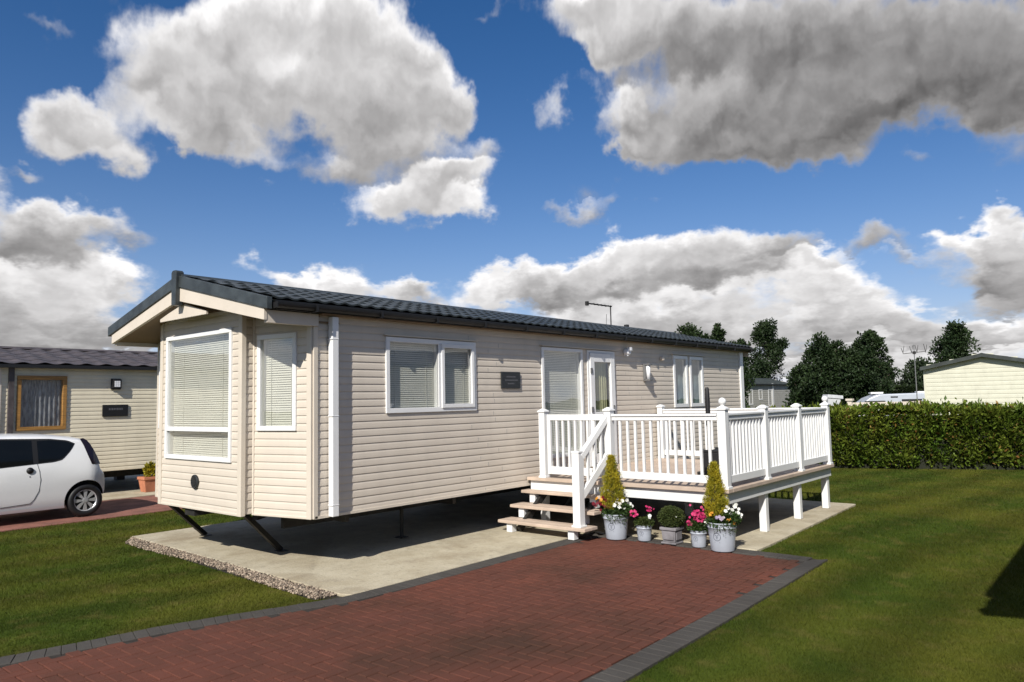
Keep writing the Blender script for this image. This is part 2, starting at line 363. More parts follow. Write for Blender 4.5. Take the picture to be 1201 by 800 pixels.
SLAB = [(-4.22,-.17),(-1.5,-.28),(1.0,-.37),(1.12,-.33),(1.12,3.87),(3.46,3.88),(3.46,4.25),(3.32,8.42),(.25,8.42),(.25,12.6),(-4.15,12.6)]
mb = MB(); mb.prism(SLAB,'xy',-.1,.012); tag(mb.build('concrete_slab', M['concrete'], bevel=.008), kind='structure')
NDRIVE = [(-9.25,-9),(-6.62,-9),(-6.60,2.6),(-9.25,2.6)]
mb = MB(); mb.prism(NDRIVE,'xy',-.06,-.004); tag(mb.build('neighbour_driveway', M['tarmac_red']), kind='structure')
NSLAB = [(-14.8,-9),(-9.26,-9),(-9.26,12),(-14.8,12)]
mb = MB(); mb.prism(NSLAB,'xy',-.06,.006); tag(mb.build('neighbour_slab', M['concrete']), kind='structure')

# gravel strip along the front edge of the slab
def gravel():
    ico = bmesh.new(); bmesh.ops.create_icosphere(ico, subdivisions=1, radius=1)
    V = np.array([v.co[:] for v in ico.verts]); Fc = [tuple(v.index for v in f.verts) for f in ico.faces]; ico.free()
    mb = MB()
    for _ in range(6500):
        t = random.random(); x = -4.15+t*5.1; ye = -.18 - (.19*t) - .005
        w = .19+.04*math.sin(t*9)
        if t < .06: w *= t/.06
        y = ye - random.random()**1.1*w + random.gauss(0,.008)
        if y > ye+.03: continue
        r = random.uniform(.007,.017); R = Matrix.Rotation(random.uniform(0,6.3),3,'Z') @ Matrix.Rotation(random.gauss(0,.4),3,'X')
        S = np.array([random.uniform(.8,1.5), random.uniform(.7,1.1), random.uniform(.5,.8)])*r
        P = ((V*S*(1+rng.normal(0,.07,V.shape))) @ np.array(R).T) + np.array([x,y,random.uniform(-.014,.008)])
        mb.add(P.tolist(), Fc)
    g = mat('gravel_stones', (.30,.245,.18), .85, col2=(.13,.09,.065), scale=30, island=.75, bump=.3, bscale=200)
    o = mb.build('gravel', g, recalc=False, smooth=True); tag(o, 'mixed buff and brown gravel strip along the slab edge', 'gravel', kind='stuff')
    mb = MB(); mb.add([(-4.15,-.12,-.016),(-4.05,-.34,-.016),(.9,-.60,-.016),(1.1,-.33,-.016)],[(0,1,2,3)])
    tag(mb.build('gravel_bed', M['joint']), kind='structure')
gravel()

# short mown grass blades
def grass():
    Cx,Cy = 7.12,-4.9; fw = np.array([-.645,.760]); fw/=np.linalg.norm(fw); rt = np.array([fw[1],-fw[0]])
    def pts(n, dmin, dmax, p):
        u = rng.random(n); d = (dmin**(1-p) + u*(dmax**(1-p)-dmin**(1-p)))**(1/(1-p))
        s = rng.uniform(-.78,.78,n)*d
        return np.stack([Cx+fw[0]*d+rt[0]*s, Cy+fw[1]*d+rt[1]*s],1), d
    P,d = pts(1150000, 3.0, 24, 1.25)
    x,y = P[:,0],P[:,1]
    keep = np.ones(len(x),bool)
    from_poly = [[(p[0],p[1]) for p in DRIVE_OUT], SLAB, NDRIVE, NSLAB]
    def pip(poly):
        c = np.zeros(len(x),bool); n = len(poly)
        for i in range(n):
            x1,y1 = poly[i]; x2,y2 = poly[(i+1)%n]
            if y1==y2: continue
            m = ((y1>y)!=(y2>y)) & (x < (x2-x1)*(y-y1)/(y2-y1)+x1); c ^= m
        return c
    for poly in from_poly: keep &= ~pip(poly)
    gr = [(-4.12,-.1),(-4.05,-.32),(.9,-.62),(1.1,-.3)]
    keep &= ~(pip(gr) & (rng.random(len(x))<.97))
    keep &= ~((x>1.2)&(x<4.3)&(y>12)&(y<17)&False)
    P = P[keep]; d = d[keep]; n = len(P)
    sc = np.clip(d/7,.75,2.6)
    h = rng.uniform(.012,.030,n)*np.clip(sc,.9,1.25); w = rng.uniform(.0016,.0032,n)*sc
    # edge fringe taller
    th = rng.uniform(0,2*PI,n); lx = rng.normal(0,.55,n)*h; ly = rng.normal(0,.55,n)*h
    V = np.zeros((n,3,3))
    V[:,0,0]=P[:,0]-np.cos(th)*w; V[:,0,1]=P[:,1]-np.sin(th)*w
    V[:,1,0]=P[:,0]+np.cos(th)*w; V[:,1,1]=P[:,1]+np.sin(th)*w
    V[:,2,0]=P[:,0]+lx; V[:,2,1]=P[:,1]+ly
    V[:,0,2]=V[:,1,2]=-.022; V[:,2,2]=-.02+h
    o = fast_mesh('grass', V.reshape(-1,3), n, 3, M['blade']); tag(o, 'short mown lawn grass around the driveway and slab', 'grass', kind='stuff')
grass()
# ------------------------------------------------------------------ caravans
def frame2(o, d):
    """wall frame: origin o (x,y), unit direction d along the wall, outward normal on the right of d"""
    dx,dy = d; l = math.hypot(dx,dy); dx/=l; dy/=l; nx,ny = dy,-dx
    def F(a,out,z): return (o[0]+dx*a+nx*out, o[1]+dy*a+ny*out, z)
    return F
LAP = .0885
LAPK = [1.0]
def lap_profile(z0, z1, zb):
    LAP = .0885*LAPK[0]
    """points (z,out) of shiplap boards between z0 and z1, courses counted from zb"""
    base = [(0.0,.006),(0.0001,.0120),(.005,.0150),(.03,.0148),(.062,.0125),(.079,.0080),(.0884,.006)]
    pts = []
    k0 = math.floor((z0-zb)/LAP)-1; k1 = math.ceil((z1-zb)/LAP)+1
    allp = [(zb+k*LAP+a*LAPK[0], o*(1+.3*(LAPK[0]-1))) for k in range(k0,k1) for a,o in base]
    def interp(z):
        for (a,oa),(b,ob) in zip(allp,allp[1:]):
            if a<=z<=b: return oa + (ob-oa)*((z-a)/(b-a) if b>a else 0)
        return .01
    pts.append((z0,interp(z0))); pts += [(a,o) for a,o in allp if z0+1e-6<a<z1-1e-6]; pts.append((z1,interp(z1)))
    return pts
def siding(mb, F, a0, a1, z0, z1, holes=(), zb=None, ztop=None):
    """shiplap wall with openings; ztop(a) optional gable line"""
    zb = z0 if zb is None else zb
    cuts = sorted(set([a0,a1]+[h[0] for h in holes]+[h[1] for h in holes]))
    def strip(b0,b1,y0,y1):
        if y1-y0 < .003 or b1-b0 < .003: return
        pr = lap_profile(y0,y1,zb); n = len(pr)
        v = [F(b0,o,z) for z,o in pr]+[F(b1,o,z) for z,o in pr]
        mb.add(v, [(i,n+i,n+i+1,i+1) for i in range(n-1)])
    for b0,b1 in zip(cuts,cuts[1:]):
        m = (b0+b1)/2; hs = sorted([h for h in holes if h[0]<=m<=h[1]], key=lambda h:h[2]); y = z0
        for h in hs: strip(b0,b1,y,h[2]); y = h[3]
        strip(b0,b1,y,z1)
def gable_siding(mb, F, a0, a1, z0, zs, zb):
    """boards above z0 clipped under a pitched line zs(a): one thin row at a time"""
    k = z0; LAP = .0885*LAPK[0]
    while True:
        zt = min(k+LAP, 99); xs = [a0+(a1-a0)*i/80 for i in range(81)]
        ok = [a for a in xs if zs(a) > k+.02]
        if not ok: break
        lo,hi = min(ok),max(ok)
        pr = lap_profile(k, k+LAP-.0005, zb); n = len(pr)
        v = [F(lo,o,z) for z,o in pr]+[F(hi,o,z) for z,o in pr]
        mb.add(v, [(i,n+i,n+i+1,i+1) for i in range(n-1)]); k += LAP
def window(root, F, a0, a1, z0, z1, lights, fm='upvc', blind='blind', glass='glass', fw=.055, depth=.035, cover='blind', hood=True, transom=None, blind_top=0.):
    """lights: list of (u0,u1,sash?) fractions of the width; returns the frame"""
    fr = MB(); W = a1-a0; o1 = depth
    fr.fbox(F,a0,a1,-.10,o1,z0,z0+fw); fr.fbox(F,a0,a1,-.10,o1,z1-fw,z1)
    fr.fbox(F,a0,a0+fw,-.10,o1-.001,z0+fw,z1-fw); fr.fbox(F,a1-fw,a1,-.10,o1-.001,z0+fw,z1-fw)
    for i,(u0,u1,sash) in enumerate(lights):
        b0,b1 = a0+u0*W, a0+u1*W
        if i: fr.fbox(F,b0-fw/2,b0+fw/2,-.10,o1-.002,z0+fw,z1-fw)
        if sash:
            l = b0+(fw/2 if i else fw); r = b1-(fw/2 if u1<.999 else fw); s=.04
            fr.fbox(F,l-.012,r+.012,.0,o1+.016,z0+fw-.012,z0+fw+s); fr.fbox(F,l-.012,r+.012,.0,o1+.016,z1-fw-s,z1-fw+.012)
            fr.fbox(F,l-.012,l+s,.0,o1+.015,z0+fw+s,z1-fw-s); fr.fbox(F,r-s,r+.012,.0,o1+.015,z0+fw+s,z1-fw-s)
    if transom: fr.fbox(F,a0+fw,a1-fw,-.03,o1+.004,transom-.028,transom+.028)
    f = fr.build('window', M[fm], root, bevel=.004)
    g = MB(); g.add([F(a0+fw*.5,.008,z0+fw*.5),F(a1-fw*.5,.008,z0+fw*.5),F(a1-fw*.5,.008,z1-fw*.5),F(a0+fw*.5,.008,z1-fw*.5)],[(0,1,2,3)]); g.build('pane', M[glass], f, recalc=False)
    s = MB()                                              # black rubber gasket round the glass
    for (u0,u1,sash) in lights:
        e = fw*.9+(.045 if sash else 0); b0,b1 = a0+u0*W+(e if u0==0 else e-.02), a0+u1*W-(e if u1>.999 else e-.02)
        c0,c1 = z0+e, z1-e; t=.010
        s.fbox(F,b0-t,b1+t,.010,.02,c0-t,c0+.002); s.fbox(F,b0-t,b1+t,.010,.02,c1-.002,c1+t); s.fbox(F,b0-t,b0+.002,.010,.02,c0,c1); s.fbox(F,b1-.002,b1+t,.010,.02,c0,c1)
    s.build('gasket', M['upvc_grey'], f)
    if cover == 'blind':
        b = MB()
        for (u0,u1,_) in lights:
            l,r = a0+u0*W+(fw/2 if u0>0 else fw)+.003, a0+u1*W-(fw/2 if u1<.999 else fw)-.003; z = z0+.05
            while z < z1-.06-blind_top:
                b.add([F(l,-.055,z),F(r,-.055,z),F(r,-.066,z+.0235),F(l,-.066,z+.0235)],[(0,1,2,3)]); z += .027
            b.fbox(F,l,r,-.085,-.045,z1-.06,z1-.02)
            for q in (.18,.82): b.fbox(F,l+(r-l)*q-.003,l+(r-l)*q+.003,-.052,-.050,z0+.03,z1-.04)
        b.build('blind', M[blind], f)
    elif cover:
        b = MB(); n = 60; zz = (z0,z1)
        for (u0,u1,_) in lights:
            l,r = a0+u0*W, a0+u1*W
            v = [F(l+(r-l)*i/n, -.07+.02*math.sin(i*1.1)+.008*math.sin(i*2.7), z) for z in zz for i in range(n+1)]
            b.add(v, [(i,i+1,n+2+i,n+1+i) for i in range(n)])
        b.build('curtain', M[cover], f, smooth=True)
    if hood:
        h = MB(); h.fbox(F,a0-.03,a1+.03,0,.055,z1+.012,z1+.026); h.build('drip_strip', M['trim'], f)
    return f
def roof_slope(mb, xe, ze, xr, zr, y0, y1, period=.19, courses=5, amp=.019, step=.020, per=8):
    """pressed tile sheet from eave (xe,ze) up to ridge (xr,zr), running y0..y1"""
    ny = max(8,int((y1-y0)/period*per)); L = math.hypot(xr-xe, zr-ze); nx,nz = -(zr-ze)/L*(1 if xr<xe else 1), (xr-xe)/L
    if nz < 0: nx,nz = -nx,-nz
    rows = []
    for c in range(courses):
        for t,st in ((0,0),(.002,1),(.5,.55),(.97,.1)): rows.append(((c+t)/courses, st))
    rows.append((1.,0.))
    base = len(mb.v)
    for t,st in rows:
        for j in range(ny+1):
            y = y0+(y1-y0)*j/ny; ph = ((y-y0)/period)%1.
            w = (0.5+.5*math.cos(2*PI*ph))**1.25
            h = amp*w + step*st
            mb.v.append((xe+(xr-xe)*t+nx*h, y, ze+(zr-ze)*t+nz*h))
    for r in range(len(rows)-1):
        for j in range(ny):
            a = base+r*(ny+1)+j; mb.f.append((a,a+1,a+ny+2,a+ny+1)); mb.mi.append(0)

# ---- the caravan the photo is about. x=0 long wall, x=-3.8 far wall, y=0 front, y=11.75 rear
CV = thing('static_caravan', 'long taupe static caravan with bay window front and dark tiled roof beside the white veranda', 'static caravan', (0,0,0))
XL,YR = -3.8,11.75; ZB,ZW = .59,2.86; RID = -1.9
def zr(x): return 3.0 + .235*(.13-abs(x-RID)+ (RID+1.9)) if False else 3.477 - .235*abs(x-RID)
FL = frame2((0,0),(0,1))                 # long wall, outward +x
FN = lambda a,out,z: (a, -out, z)        # front-facing planes helper (y=0)
W1=(1.05,2.67,1.735,2.685); W2=(4.17,5.28,.95,2.69); DR=(5.42,6.27,.735,2.69); W3=(8.43,9.73,1.66,2.70)
mb = MB(); siding(mb, FL, 0.03, YR, ZB+.02, ZW, [W1,W2,DR,W3], zb=ZB)
for k in range(25):
    z = ZB+k*LAP
    for a in ((3.02,6.72,8.12) if k%2 else (2.84,6.95,10.9)):
        a += .31*math.sin(k*2.3)
        if any(h[0]-.02<a<h[1]+.02 and z+LAP>h[2] and z<h[3] for h in (W1,W2,DR,W3)): continue
        mb.fbox(FL,a,a+.004,.008,.0162,z+.004,z+.060,1)
mb.build('long_wall', [M['siding'],M['upvc_grey']], CV)
mb = MB()
mb.fbox(FL,0.02,YR,.0,.03,ZB,ZB+.03); mb.fbox(FL,.09,YR,0,.022,ZW-.0,ZW+.06)
mb.build('wall_edge_trim', M['trim'], CV)
# front: centre bay, returns, splayed sides
FC = frame2((-2.94,-.34),(1,0)); FSR = frame2((-.90,-.19),(.90,.19)); FSL = frame2((XL,0),(.86,-.19))
FRR = frame2((-.90,-.34),(0,1)); FRL = frame2((-2.94,-.19),(0,-1))
lSR = math.hypot(.90,.19); lSL = math.hypot(.86,.19)
WC=(.15,1.84,1.20,2.80); WS=(.08,.70,1.57,2.69); WSL=(.13,.75,1.57,2.69)
ZT = 3.02
mb = MB(); siding(mb, FC, 0, 2.04, ZB+.02, ZT, [WC], zb=ZB); siding(mb, FRR, 0, .15, ZB+.02, ZT, zb=ZB); siding(mb, FRL, 0, .15, ZB+.02, ZT, zb=ZB)
siding(mb, FSR, 0, lSR, ZB+.02, 2.9, [WS], zb=ZB); siding(mb, FSL, 0, lSL, ZB+.02, 2.9, [WSL], zb=ZB)
mb.build('front_wall', M['siding'], CV)
mb = MB(); 
mb.fbox(FC,-.01,.05,.0,.028,ZB,ZT); mb.fbox(FC,1.99,2.05,.0,.028,ZB,ZT); mb.fbox(FRR,-.027,.035,.0,.03,ZB,ZT); mb.fbox(FRL,.115,.177,.0,.03,ZB,ZT)
mb.fbox(FSR,0.0,.03,0,.026,ZB,2.9); mb.fbox(FSR,lSR-.06,lSR+.01,0,.03,ZB,2.88); mb.fbox(FL,.0,.06,0,.03,ZB,2.88); mb.fbox(FSL,0,.06,0,.03,ZB,2.88)
mb.fbox(FC,0.05,1.99,.002,.024,ZB,ZB+.03); mb.fbox(FSR,.03,lSR-.06,.002,.024,ZB,ZB+.03); mb.fbox(FSL,.06,lSL,.002,.024,ZB,ZB+.03)
mb.build('corner_trim', M['trim'], CV, bevel=.006, split=True)
mb = MB(); mb.fbox(FL,YR-.13,YR+.03,0,.05,ZB,2.88); mb.build('corner_post', M['upvc'], CV, bevel=.006)
mb = MB(); FX = frame2((XL,YR),(0,-1)); siding(mb, FX, 0, YR, ZB+.02, ZW, zb=ZB); FB = frame2((0,YR),(-1,0)); siding(mb, FB, 0, 3.8, ZB+.02, ZW, zb=ZB)
gable_siding(mb, FB, 0, 3.8, ZW, lambda a: 3.30-.235*abs(a-1.9), ZB)
mb.build('rear_wall', M['siding'], CV)
# windows
window(CV, FC, *WC, [(0,1,False)], hood=False, transom=1.585, blind='blind', blind_top=.0)
window(CV, FSR, *WS, [(0,1,False)], hood=False); window(CV, FSL, *WSL, [(0,1,False)], hood=False)
window(CV, FL, *W1, [(0,.57,False),(.57,1,True)], blind='blind_g', glass='glass_dk', fw=.06)
window(CV, FL, *W2, [(0,1,False)], blind='blind_g', glass='glass_dk', hood=False)
window(CV, FL, W3[0],W3[0]+.60,W3[2],W3[3], [(0,1,False)], glass='glass_dk', cover='frost', fw=.07, hood=False)
window(CV, FL, W3[1]-.60,W3[1],W3[2],W3[3], [(0,1,False)], glass='glass_dk', cover='frost', fw=.07, hood=False)
mb = MB(); mb.fbox(FL,W3[0]+.60,W3[1]-.60,-.01,.012,W3[2],W3[3]); mb.fbox(FL,W2[1],DR[0],-.01,.012,.735,2.69); mb.build('infill_panel', M['siding'], CV, split=True)
mb = MB()
for a0,a1,z in ((W2[0]-.03,DR[1]+.05,2.705),(W3[0]-.05,W3[1]+.12,2.715)): mb.fbox(FL,a0,a1,0,.06,z,z+.014)
mb.build('drip_strip', M['trim'], CV, split=True)
# siding behind under W2 opening down to floor is glass in the photo to .95
d = MB(); a0,a1,z0,z1 = DR; f=.12
d.fbox(FL,a0,a0+.045,-.03,.03,z0,z1); d.fbox(FL,a1-.045,a1,-.03,.03,z0,z1); d.fbox(FL,a0+.045,a1-.045,-.03,.029,z1-.045,z1); d.fbox(FL,a0+.045,a1-.045,-.03,.05,z0,z0+.04)
dd = d.build('door', M['upvc'], CV, bevel=.004)
d = MB(); l,r,b,t = a0+.05,a1-.05,z0+.045,z1-.05
d.fbox(FL,l,l+f,.0,.055,b,t); d.fbox(FL,r-f,r,.0,.055,b,t); d.fbox(FL,l+f,r-f,.0,.054,t-f-.03,t); d.fbox(FL,l+f,r-f,.0,.054,b,b+.16); d.fbox(FL,l+f,r-f,.0,.054,b+.78,b+.86)
d.build('door_leaf', M['upvc'], dd, bevel=.005)
d = MB(); d.add([FL(l+f-.01,.02,b+.15),FL(r-f+.01,.02,b+.15),FL(r-f+.01,.02,t-f),FL(l+f-.01,.02,t-f)],[(0,1,2,3)]); d.build('pane', M['glass_dk'], dd, recalc=False)
d = MB(); n=40; cl,cr = l+f+.13,r-f; v=[FL(cl+(cr-cl)*i/n,-.07+.025*math.sin(i*.8),z) for z in (z0,z1) for i in range(n+1)]; d.add(v,[(i,i+1,n+2+i,n+1+i) for i in range(n)]); d.build('curtain', M['curtain'], dd, smooth=True)
d = MB()
for z in (z0+.45,z0+.95,z1-.35): d.fbox(FL,l-.012,l+.045,.055,.072,z-.045,z+.045); 
d.build('hinge', M['chrome'], dd, bevel=.004, split=True)
d = MB(); d.fbox(FL,r-.075,r-.035,.055,.065,b+.75,b+.97); d.beam(FL(r-.055,.075,b+.90),FL(r-.17,.085,b+.90),.018,.018); d.build('handle', M['chrome'], dd, bevel=.003)
# roof
mb = MB(); roof_slope(mb, .135, zr(.135), RID, zr(RID), -.60, 12.05); roof_slope(mb, XL-.135, zr(XL-.135), RID, zr(RID), -.60, 12.05)
mb.add([(.13,-.6,zr(.13)-.02),(RID,-.6,zr(RID)-.02),(XL-.13,-.6,zr(.13)-.02),(.13,12.05,zr(.13)-.02),(RID,12.05,zr(RID)-.02),(XL-.13,12.05,zr(.13)-.02)],[(0,1,4,3),(1,2,5,4)])
rf = mb.build('roof', M['roof'], CV, smooth=False)
mb = MB(); mb.prism([(RID-.13,zr(RID-.13)+.02),(RID-.05,zr(RID)+.035),(RID+.05,zr(RID)+.035),(RID+.13,zr(RID+.13)+.02),(RID,zr(RID)-.01)],'xz',-.64,12.1)
mb.build('ridge_cap', M['roof'], rf)
mb = MB()   # verge boards: dark strip above, cream board beneath, both ends
for ya,yb in ((-.665,-.60),(12.05,12.10)):
    for sgn in (1,-1):
        X = lambda t: RID + sgn*t
        mb.prism([(X(0),zr(RID)+.02),(X(2.05),zr(RID+2.05)+.015),(X(2.05),zr(RID+2.05)-.115),(X(0),zr(RID)-.125)],'xz',ya,yb)
mb.prism([(RID-.065,zr(RID)+.05),(RID-.055,zr(RID)-.36),(RID+.055,zr(RID)-.36),(RID+.065,zr(RID)+.05),(RID+.03,zr(RID)+.075),(RID-.03,zr(RID)+.075)],'xz',-.70,-.60)
mb.build('verge_strip', M['roof'], rf, bevel=.006, split=True)
mb = MB()
for ya,yb in ((-.645,-.605),(12.055,12.09)):
    for sgn in (1,-1):
        X = lambda t: RID + sgn*t
        mb.prism([(X(0),zr(RID)-.126),(X(1.96),zr(RID+1.96)-.116),(X(1.96),zr(RID+1.96)-.245),(X(0),zr(RID)-.30)],'xz',ya,yb)
mb.box(.0,.055,-.605,.05,2.745,2.885); mb.box(XL-.055,XL,-.605,.05,2.745,2.885)
mb.build('fascia_board', M['fascia'], CV, bevel=.004, split=True)
mb = MB(); mb.prism([(RID-.60,2.965),(RID+.60,2.965),(RID+.60,3.0),(RID,3.15),(RID-.60,3.0)],'xz',-.585,-.56)
mb.build('apex_panel', M['fascia'], CV)
mb = MB()
for sgn in (1,-1):
    a = (RID+sgn*.0,zr(RID)-.27); b = (RID+sgn*1.93,zr(RID+1.93)-.235)
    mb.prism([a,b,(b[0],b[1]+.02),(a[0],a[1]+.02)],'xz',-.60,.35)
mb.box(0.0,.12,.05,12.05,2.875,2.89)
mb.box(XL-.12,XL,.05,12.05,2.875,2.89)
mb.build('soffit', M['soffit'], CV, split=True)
mb = MB()   # half-round gutters with brackets and end caps
for xc in (.175, XL-.175):
    n=8; r=.05; zc=2.955; prof=[(xc+r*math.cos(PI+PI*k/n), zc+r*math.sin(PI+PI*k/n)*1.2) for k in range(n+1)]
    prof += [(xc+(r-.006)*math.cos(2*PI-PI*k/n), zc+(r-.006)*math.sin(2*PI-PI*k/n)*1.2) for k in range(n+1)]
    mb.prism(prof,'xz',-.58,12.08)
    mb.box(xc-.05,xc+.05,-.585,-.575,zc-.06,zc+.004); s=1 if xc>0 else -1
    y=-.1
    while y<12: mb.box(xc-.056,xc+.056,y,y+.03,zc-.07,zc-.056); mb.box(xc-.058,xc-.05,y,y+.03,zc-.06,zc+.02); mb.box(xc+.05,xc+.058,y,y+.03,zc-.06,zc+.01); y+=.92
mb.box(.06,.13,-.55,12.05,2.89,2.99); mb.box(XL-.13,XL-.06,-.55,12.05,2.89,2.99)
mb.box(XL-.21,XL-.13,-.42,-.30,2.84,2.905); mb.tube([(XL-.17,-.36,2.845),(XL-.17,-.36,2.79)],.022)
mb.build('gutter', M['black'], CV, split=True)
mb = MB()   # square white downpipe
mb.box(.03,.115,.195,.28,.60,2.86); 
for z in (.72,1.72,2.6): mb.box(.028,.118,.185,.283,z,z+.014)
mb.build('downpipe', M['upvc'], CV, bevel=.006)
mb = MB(); mb.lathe([(.0,.0),(.088,.0),(.088,-.018),(.078,-.024),(.06,-.02),(0,-.022)],(-1.955,-.36,.935),24,axis='y')
for k in range(-3,4): mb.box(-1.955-.062+abs(k)*.008,-1.955+.062-abs(k)*.008,-.39,-.381,.935+k*.018-.003,.935+k*.018+.003)
mb.build('round_vent', M['plate'], CV, smooth=False)
mb = MB(); mb.fbox(FL,3.20,3.625,.018,.04,2.04,2.285); sp=mb.build('name_plate', M['plate'], CV, bevel=.004)
mb = MB(); 
for w,z in ((.20,2.20),(.26,2.15),(.15,2.10)): 
    x=3.41-w/2
    while x<3.41+w/2: mb.fbox(FL,x,x+.016,.041,.0425,z,z+.022); x+=.026
mb.build('lettering', M['plate_txt'], sp)
mb = MB(); mb.lathe([(0,.02),(.05,.02),(.06,.05),(.062,.10),(.05,.13),(0,.14)],(0,6.62,2.70),16,axis='x'); mb.fbox(FL,6.60,6.64,.02,.10,2.62,2.69); mb.fbox(FL,6.585,6.66,.10,.16,2.715,2.775)
mb.build('outside_sensor_light', M['lamp_glass'], CV, bevel=.004)
mb = MB(); mb.fbox(FL,7.25,7.36,.018,.04,2.18,2.50); mb.fbox(FL,7.25,7.36,.04,.16,2.47,2.50); mb.fbox(FL,7.25,7.36,.04,.16,2.18,2.215); mb.fbox(FL,7.25,7.28,.04,.07,2.2,2.48)
wl = mb.build('wall_lamp', M['chrome'], CV, bevel=.003); mb = MB(); mb.lathe([(0,2.215),(.038,2.215),(.038,2.47),(0,2.47)],(.10,7.305,0),16); mb.build('lamp_glass', M['lamp_glass'], wl, smooth=True)
mb = MB(); mb.lathe([(0,.0),(.05,.0),(.05,.05),(.035,.06),(0,.06)],(.018,7.95,2.62),14,axis='x'); mb.build('fire_alarm', M['fascia'], CV)
mb = MB(); mb.fbox(FL,8.0,8.16,.018,.05,.93,1.07); mb.build('wall_vent', M['plate'], CV)
# TV aerial and flue on the roof
mb = MB(); mb.tube([(RID,9.2,3.42),(RID,9.2,3.96)],.014); mb.tube([(RID,9.24,3.94),(RID+.02,8.28,3.925)],.016); mb.box(RID-.03,RID+.03,8.24,8.30,3.88,3.97)
for y in (8.42,8.56,8.70,8.84,8.98,9.12): mb.tube([(RID-.10,y,3.935),(RID+.10,y,3.935)],.004,5)
mb.tube([(RID-.0,9.0,3.45),(RID,9.03,3.75)],.005,5)
mb.build('roof_aerial', M['dark_metal'], CV)
mb = MB(); mb.lathe([(0,3.40),(.04,3.40),(.04,3.56),(.06,3.57),(.06,3.62),(0,3.63)],(RID-.3,10.35,0),12); mb.build('flue', M['black'], CV)
# floor, interior, chassis
mb = MB(); mb.box(XL+.03,-.03,.0,YR-.02,ZB+.01,ZB+.10); mb.box(-2.9,-.95,-.30,.0,ZB+.01,ZB+.10); mb.build('underfloor', M['black'], CV)
mb = MB(); mb.box(XL+.2,-1.5,.5,YR-.2,ZB+.11,2.8); mb.build('interior', M['inside'], CV)
mb = MB()
for x in (-2.9,-.9): mb.box(x-.03,x+.03,.2,YR-.3,.38,.60)
for y in (.6,2.4,4.2,6.0,7.8,9.6,11.2): mb.box(-3.6,-.2,y,y+.06,.46,.56)
for x in (-3.1,-1.15): mb.beam((x-.0,-.15,.57),(x+(-.25 if x<-2 else -.25),.50,.02),.045,.06); mb.box(x-.31,x-.17,.44,.56,.012,.02)
mb.beam((-1.0,-.1,.56),(-1.9,.9,.5),.07,.1); mb.beam((-2.8,-.1,.56),(-1.9,.9,.5),.07,.1); mb.box(-2.3,-2.05,-.32,-.2,.50,.57)
for x in (-3.0,-.8):
    for y in (2.0,6.8,9.8): mb.tube([(x,y,0.01),(x,y,.42)],.025,8); mb.box(x-.07,x+.07,y-.07,y+.07,.0,.025)
mb.build('chassis', M['dark_metal'], CV)
for x in (-3.2,-.62):
    for y in (5.3,6.1):
        mb = MB(); mb.lathe([(.12,-.09),(.28,-.09),(.32,-.05),(.32,.05),(.28,.09),(.12,.09),(.12,-.09)],(x,y,.33),20,axis='x'); mb.build('wheel', M['black'], CV)
# ------------------------------------------------------------------ veranda with steps
VD = thing('veranda', 'white balustraded veranda with tan deck boards, gate and three steps', 'veranda', (1.6,5.7,0))
X0,X1,Y0,Y1,ZD = .03,3.20,3.74,7.80,.72
mb = MB(); y = Y0+.14
while y < Y1-.15: mb.box(X0,X1-.14,y,y+.138,ZD-.04,ZD); y += .142
mb.box(X0,X1,Y0,Y0+.136,ZD-.045,ZD+.002); mb.box(X1-.136,X1,Y0+.14,Y1,ZD-.045,ZD+.002)
mb.build('deck_floor', M['decking'], VD, bevel=.004)
mb = MB(); mb.box(.06,X1-.05,Y0+.05,Y0+.08,ZD-.19,ZD-.046); mb.box(X1-.08,X1-.05,Y0+.08,Y1-.02,ZD-.19,ZD-.046); mb.box(.06,X1-.08,Y1-.06,Y1-.03,ZD-.19,ZD-.046)
mb.build('skirt_board', M['upvc'], VD, bevel=.004)
mb = MB()
for y in (4.4,5.1,5.8,6.5,7.2): mb.box(.1,X1-.1,y,y+.05,ZD-.17,ZD-.046)
mb.build('joist', M['dark_metal'], VD, split=True)
for (x,y) in ((3.07,3.86),(3.07,5.12),(3.07,6.42),(3.07,7.70),(1.5,3.9),(.2,3.95),(1.6,5.8)):
    mb = MB(); mb.box(x-.05,x+.05,y-.05,y+.05,.014,ZD-.047); mb.build('support_post', M['upvc'], VD, bevel=.006)
PW=.052
def post(x,y,zt,ball=False,zb=ZD):
    mb = MB(); mb.box(x-PW,x+PW,y-PW,y+PW,zb,zt-.03); mb.box(x-PW-.012,x+PW+.012,y-PW-.012,y+PW+.012,zb,zb+.03)
    mb.box(x-PW-.014,x+PW+.014,y-PW-.014,y+PW+.014,zt-.03,zt-.008)
    b = len(mb.v); c=PW+.010
    mb.add([(x-c,y-c,zt-.008),(x+c,y-c,zt-.008),(x+c,y+c,zt-.008),(x-c,y+c,zt-.008),(x-.02,y-.02,zt+.022),(x+.02,y-.02,zt+.022),(x+.02,y+.02,zt+.022),(x-.02,y+.02,zt+.022)],[(0,1,5,4),(1,2,6,5),(2,3,7,6),(3,0,4,7),(4,5,6,7)])
    o = mb.build('post', M['upvc'], VD, bevel=.004)
    if ball:
        mb = MB(); mb.lathe([(.0,zt+.01),(.022,zt+.015),(.025,zt+.03)]+[(.048*math.sin(t),zt+.075-.048*math.cos(t)) for t in np.linspace(.5,PI,12)],(x,y,0),20); mb.build('finial', M['upvc'], o, smooth=True)
post(.32,3.80,1.71); post(1.47,3.80,1.72); post(3.13,3.82,1.72,True)
post(3.13,5.10,1.71); post(3.13,6.40,1.71); post(3.13,7.72,1.71,True); post(.10,7.72,1.71)
proto_bal = None
